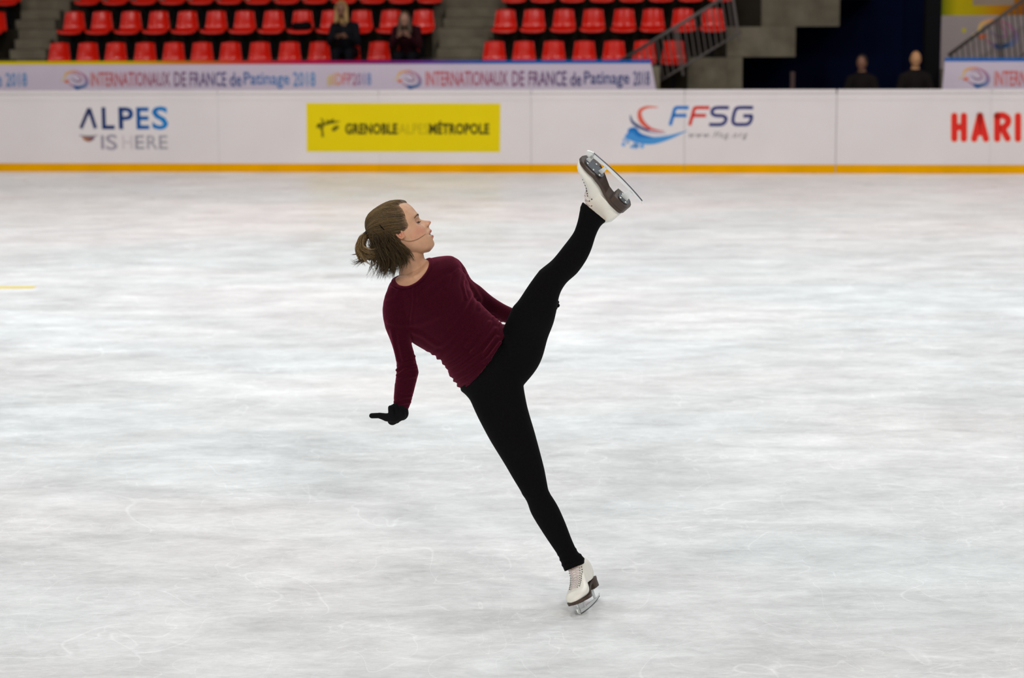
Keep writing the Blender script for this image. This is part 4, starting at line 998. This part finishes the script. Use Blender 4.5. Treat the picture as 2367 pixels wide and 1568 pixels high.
def frame(o, X, Z, zk=.92):
    X = X/np.linalg.norm(X); Z = Z-X*(Z@X); Z /= np.linalg.norm(Z); Y = np.cross(Z, X)
    return lambda p: o+.95*(X*p[0]*(1 if p[0] > 0 else .92)+Y*p[1]+Z*p[2]*zk)
# standing skate: toe towards the camera and a little left, leaning left, blade on the ice
Xs = np.array([-.33, -.94, 0.0]); Zs = np.array([-.43, .05, 1.0])
c_s = on_z(1364, 1404); Ts = frame(np.array([c_s[0], c_s[1], .0005]), Xs, Zs)
skate_parts(Ts, P(1298, 1255, .02)-P(1325, 1306, .045))
# raised skate: sole turned half towards the camera
A_ = P(1364, 341, -.235); B_ = P(1492, 464, -.215); Xr = A_-B_
vd = (A_+B_)/2-CAM; vd /= np.linalg.norm(vd)
side = np.cross(vd, Xr/np.linalg.norm(Xr)); 
if side@(-Rt-Up) < 0: side = -side
th = math.radians(29); Zr = side*math.cos(th)+vd*math.sin(th)
Tr = frame((A_+B_)/2, Xr, Zr, .96)
skate_parts(Tr, P(1352, 540, -.165)-P(1372, 492, -.175))

# ---- hair
M_hair = mat('brown_hair', attr='Col', rough=.5, spec=.22, noise=.25, nscale=220)
# cap: head surface grown, only behind the hairline
def hairline(z, y=0):
    mid = np.interp(z, [-72, -40, -12, -9.5, -8, -2, 12, 23, 34, 44, 50, 70], [-26, -24, -22, -6, 4, 11, 13, 17, 27, 36, 70, 80])
    side = np.interp(z, [-72, -40, -12, -9.5, -8, -2, 12, 23, 34, 46, 53, 58, 70], [-26, -24, -22, -6, 4, 11, 13, 17, 18, 16, 18, 42, 80])
    k = math.exp(-(abs(y)/27)**4); return mid*k+side*(1-k)
mb = MB(); zs_ = np.concatenate([np.arange(-52, 60, 1.2), np.arange(60, 67.6, .7)]); n = 120; vs = []; ok = []
for z in zs_:
    base = head_ring(z, 0, False, n)
    for (x, y) in base:
        depth = np.clip((hairline(z, y)-x)/26.0, -0.13, 1); g = 3.4*depth; rr = math.hypot(x+12, y)+1e-6
        zz = z+ (g*.9*max(0, z-35)/33); k_ = 1+g/max(rr, 14) 
        vs.append(H((-12+(x+12)*k_)*PXM, y*k_*PXM, zz*PXM)); ok.append(depth > -.12)
m = len(zs_); fs = [(i*n+k, i*n+(k+1) % n, (i+1)*n+(k+1) % n, (i+1)*n+k) for i in range(m-1) for k in range(n)]; fs = [f for f in fs if all(ok[i] for i in f)]
vs.append(np.mean(vs[(m-1)*n:m*n], 0)+hu*1.0*PXM); fs += [(m*n, (m-1)*n+k, (m-1)*n+(k+1) % n) for k in range(n)]; ok.append(True)
HD = [tuple(np.array((.30, .17, .105))*(1-k)+np.array((.060, .040, .020))*k) for k in [float(np.clip((hairline(q3[2], q3[1])-q3[0])/14+.05, 0, 1)) for q3 in [Hinv(np.array(p))/PXM for p in vs]]]; mb.add(vs, fs, HD); capV = np.array(vs); capF = fs
hair = mb.build('hair', M_hair, SK, smooth=True); hair['label'] = 'brown hair tied back in a short ponytail'
bvh_cap = BVHTree.FromPolygons([tuple(p) for p in capV], capF)
# strands over the cap, all drawn back to the tie
tie = P(852, 540, .02); cen = H(-12*PXM, 0, 8*PXM); td = (tie-cen)/np.linalg.norm(tie-cen)
ms = MB(); cand = [i for i in range(m*n) if ok[i]]
hb = np.array([.125, .080, .034])
def hcol(): 
    t = rng.beta(2, 3); return tuple(hb*(.35+1.5*t)*np.array([1, .97+.05*rng.random(), .9+.2*rng.random()]))
cnt = 0
tries = 0
while cnt < 1500 and tries < 9000:
    tries += 1
    i = cand[rng.integers(len(cand))]; p0 = capV[i]; lc = Hinv(p0)/PXM
    if lc[2] < -46: continue
    if hairline(lc[2], lc[1])-lc[0] < -1: continue
    if hairline(lc[2], lc[1])-lc[0] > 22 and rng.random() < .72: continue
    d0 = (p0-cen)/np.linalg.norm(p0-cen); om = math.acos(np.clip(d0@td, -1, 1)); pts = []
    lift = rng.uniform(.0002, .0022); frac = rng.uniform(.55, 1.0); wob = rng.uniform(-.03, .03)
    for t in np.linspace(0, frac, 12):
        dd = (math.sin((1-t)*om)*d0+math.sin(t*om)*td)/max(math.sin(om), 1e-4); dd = dd+np.cross(dd, td)*wob*math.sin(math.pi*t); dd /= np.linalg.norm(dd)
        h = bvh_cap.ray_cast(Vector(cen+dd*.2), Vector(-dd))
        if h[0] is not None and np.linalg.norm(np.array(h[0])-cen) < .14: pts.append(np.array(h[0])+dd*lift*math.sin(.3+2.5*t/frac))
    if len(pts) > 4: ms.tube(pts, [.0003]+[.0007]*(len(pts)-2)+[.0003], 3, hcol(), cap=False)
    cnt += 1
# ponytail and blown ends
def strand(guide, jit, n_=10, r0=.0007, spread=None, col=None, clump=None):
    g = cr(guide, 4); pts = []; o0 = rng.normal(0, 1, 3); o1 = rng.normal(0, 1, 3)
    if clump is not None: o1 = clump+.16*o1; L_ = rng.uniform(.78, 1.0); g = g[:max(5, int(len(g)*L_))]
    for i, (x, y, d_) in enumerate(g):
        t = i/(len(g)-1); j = jit[0]*(1-t)+jit[1]*t; o_ = o0*(1-t)+o1*t
        pts.append(P(x+o_[0]*j, y+o_[1]*j, d_+o_[2]*j*PXM*1.2))
    rs = [r0]*(len(pts)-4)+[r0*.85, r0*.6, r0*.4, r0*.15]
    ms.tube(pts, rs, 3, col or hcol(), cap=False)
G_ = [ # guides (px,py,depth), jitter start/end px, count, golden
 ([(849, 540, .02), (836, 550, .0), (827, 571, -.01), (832, 590, -.01), (843, 604, -.01)], (2.2, 5), 150, 2.4),
 ([(849, 541, .02), (838, 553, -.01), (833, 576, -.03), (846, 595, -.04), (870, 601, -.05)], (2.2, 7), 170, 2.0),
 ([(849, 541, .02), (840, 555, -.02), (842, 575, -.05), (864, 587, -.07), (893, 574, -.075)], (2.2, 6), 120, 1.9),
 ([(852, 542, .02), (838, 556, .0), (829, 575, .0), (824, 590, .0), (806, 594, .0)], (2, 4), 26, .9),
 ([(851, 541, .02), (842, 562, .0), (842, 590, .0), (838, 601, .0), (824, 610, .0)], (2, 4), 26, .9),
 ([(849, 542, .02), (840, 572, -.02), (862, 596, -.03), (866, 606, -.03), (851, 613, -.03)], (3, 5), 36, .8),
 ([(868, 560, -.06), (872, 582, -.06), (880, 606, -.055), (868, 636, -.05)], (9, 7), 150, .6),
 ([(880, 560, -.066), (888, 585, -.07), (895, 610, -.06), (884, 642, -.055)], (10, 7), 190, .5),
 ([(890, 560, -.068), (902, 585, -.072), (908, 610, -.065), (900, 640, -.06)], (10, 7), 200, .5),
 ([(893, 556, -.068), (912, 580, -.072), (925, 600, -.068), (922, 628, -.068)], (9, 8), 200, .6),
 ([(897, 552, -.068), (920, 568, -.072), (940, 590, -.068), (948, 610, -.064)], (7, 7), 170, .6),
 ([(880, 556, -.03), (895, 585, -.02), (905, 612, -.01), (905, 638, .0)], (10, 9), 160, .5),
 ([(868, 560, .02), (878, 590, .03), (888, 615, .04), (880, 638, .04)], (9, 9), 100, .5)]
for g, jt, ct, br in G_:
    cl_ = None
    for q_ in range(int(ct*1.25)):
        if q_ % 11 == 0: cl_ = rng.normal(0, 1.15, 3)
        c_ = tuple(np.array(hcol())*br); strand([(x, y, d_) for x, y, d_ in g], jt, col=c_, clump=cl_)
# fly-away wisps
for k in range(46):
    e_ = rng.uniform(0, 1); strand([(846, 575, .0), (848+rng.uniform(-6, 8), 592, -.01), (842-18*e_, 600+8*e_, -.01), (828-22*e_*rng.uniform(.6, 1), 596+22*rng.random(), -.01)], (3, 3), r0=.00045, col=(.09, .05, .025))
for k in range(60):
    a = rng.uniform(860, 925); strand([(a, 590, -.05), (a-4+rng.uniform(-6, 8), 612, -.05), (a-8+rng.uniform(-14, 16), rng.uniform(628, 648), -.05)], (3, 3), r0=.0005)
hs = ms.build('strands', M_hair, hair, smooth=True)
# volume under the loose hair so that it is dense
mv = MB()
for a, b, r0, r1 in (((878, 560, -.01), (886, 592, -.02), .026, .028), ((886, 560, -.035), (902, 598, -.035), .026, .024), ((900, 566, -.045), (928, 592, -.040), .018, .014), ((845, 545, .015), (835, 570, .0), .006, .009), ((835, 570, .0), (855, 594, -.02), .009, .013), ((880, 588, -.02), (888, 606, -.02), .020, .008), ((905, 594, -.035), (913, 604, -.03), .014, .007)):
    mv.capsule(P(*a), P(*b), r0, r1, 16)
V, F, Nn = remesh(mv, .003, 6); finish('hair_volume', V, F, M_hair, hair, np.tile(np.array([.028, .018, .009]), (len(V), 1)))
# tie, clip, strand across the cheek
mb = MB(); ax_ = P(843, 549, .0)-tie; ax_ /= np.linalg.norm(ax_); e1 = np.cross(ax_, Fw); e1 /= np.linalg.norm(e1); e2 = np.cross(ax_, e1)
for off in (-.004, .004, .012): mb.tube([tie+ax_*off+.0095*(math.cos(t)*e1+math.sin(t)*e2) for t in np.linspace(0, 2*math.pi, 17)], .0052, 8)
mb.build('hair_tie', mat('black_elastic', (.010, .009, .010), .8), hair, smooth=True)
q = [hit(x, y, bvh_cap, .004) for x, y in ((878, 520), (882, 526), (888, 531))]
if all(p is not None for p in q):
    mb = MB(); mb.tube(q, [.0012, .0022, .0014], 6); mb.build('hair_clip', M_black, hair)
mb = MB()
for dy in (0, 1.2, 3.2):
    q = []
    for x, y in cr([(930, 552), (944, 557.5), (964, 553.5), (984, 541)], 6): 
        h = hit(x, y+dy*(1-(x-930)/60), bvh_body, .0015)
        if h is not None: q.append(h)
    if len(q) > 3: mb.tube(q, .0002 if dy else .00036, 4, (.16, .08, .04))
mb.build('loose_strand', M_hair, hair)
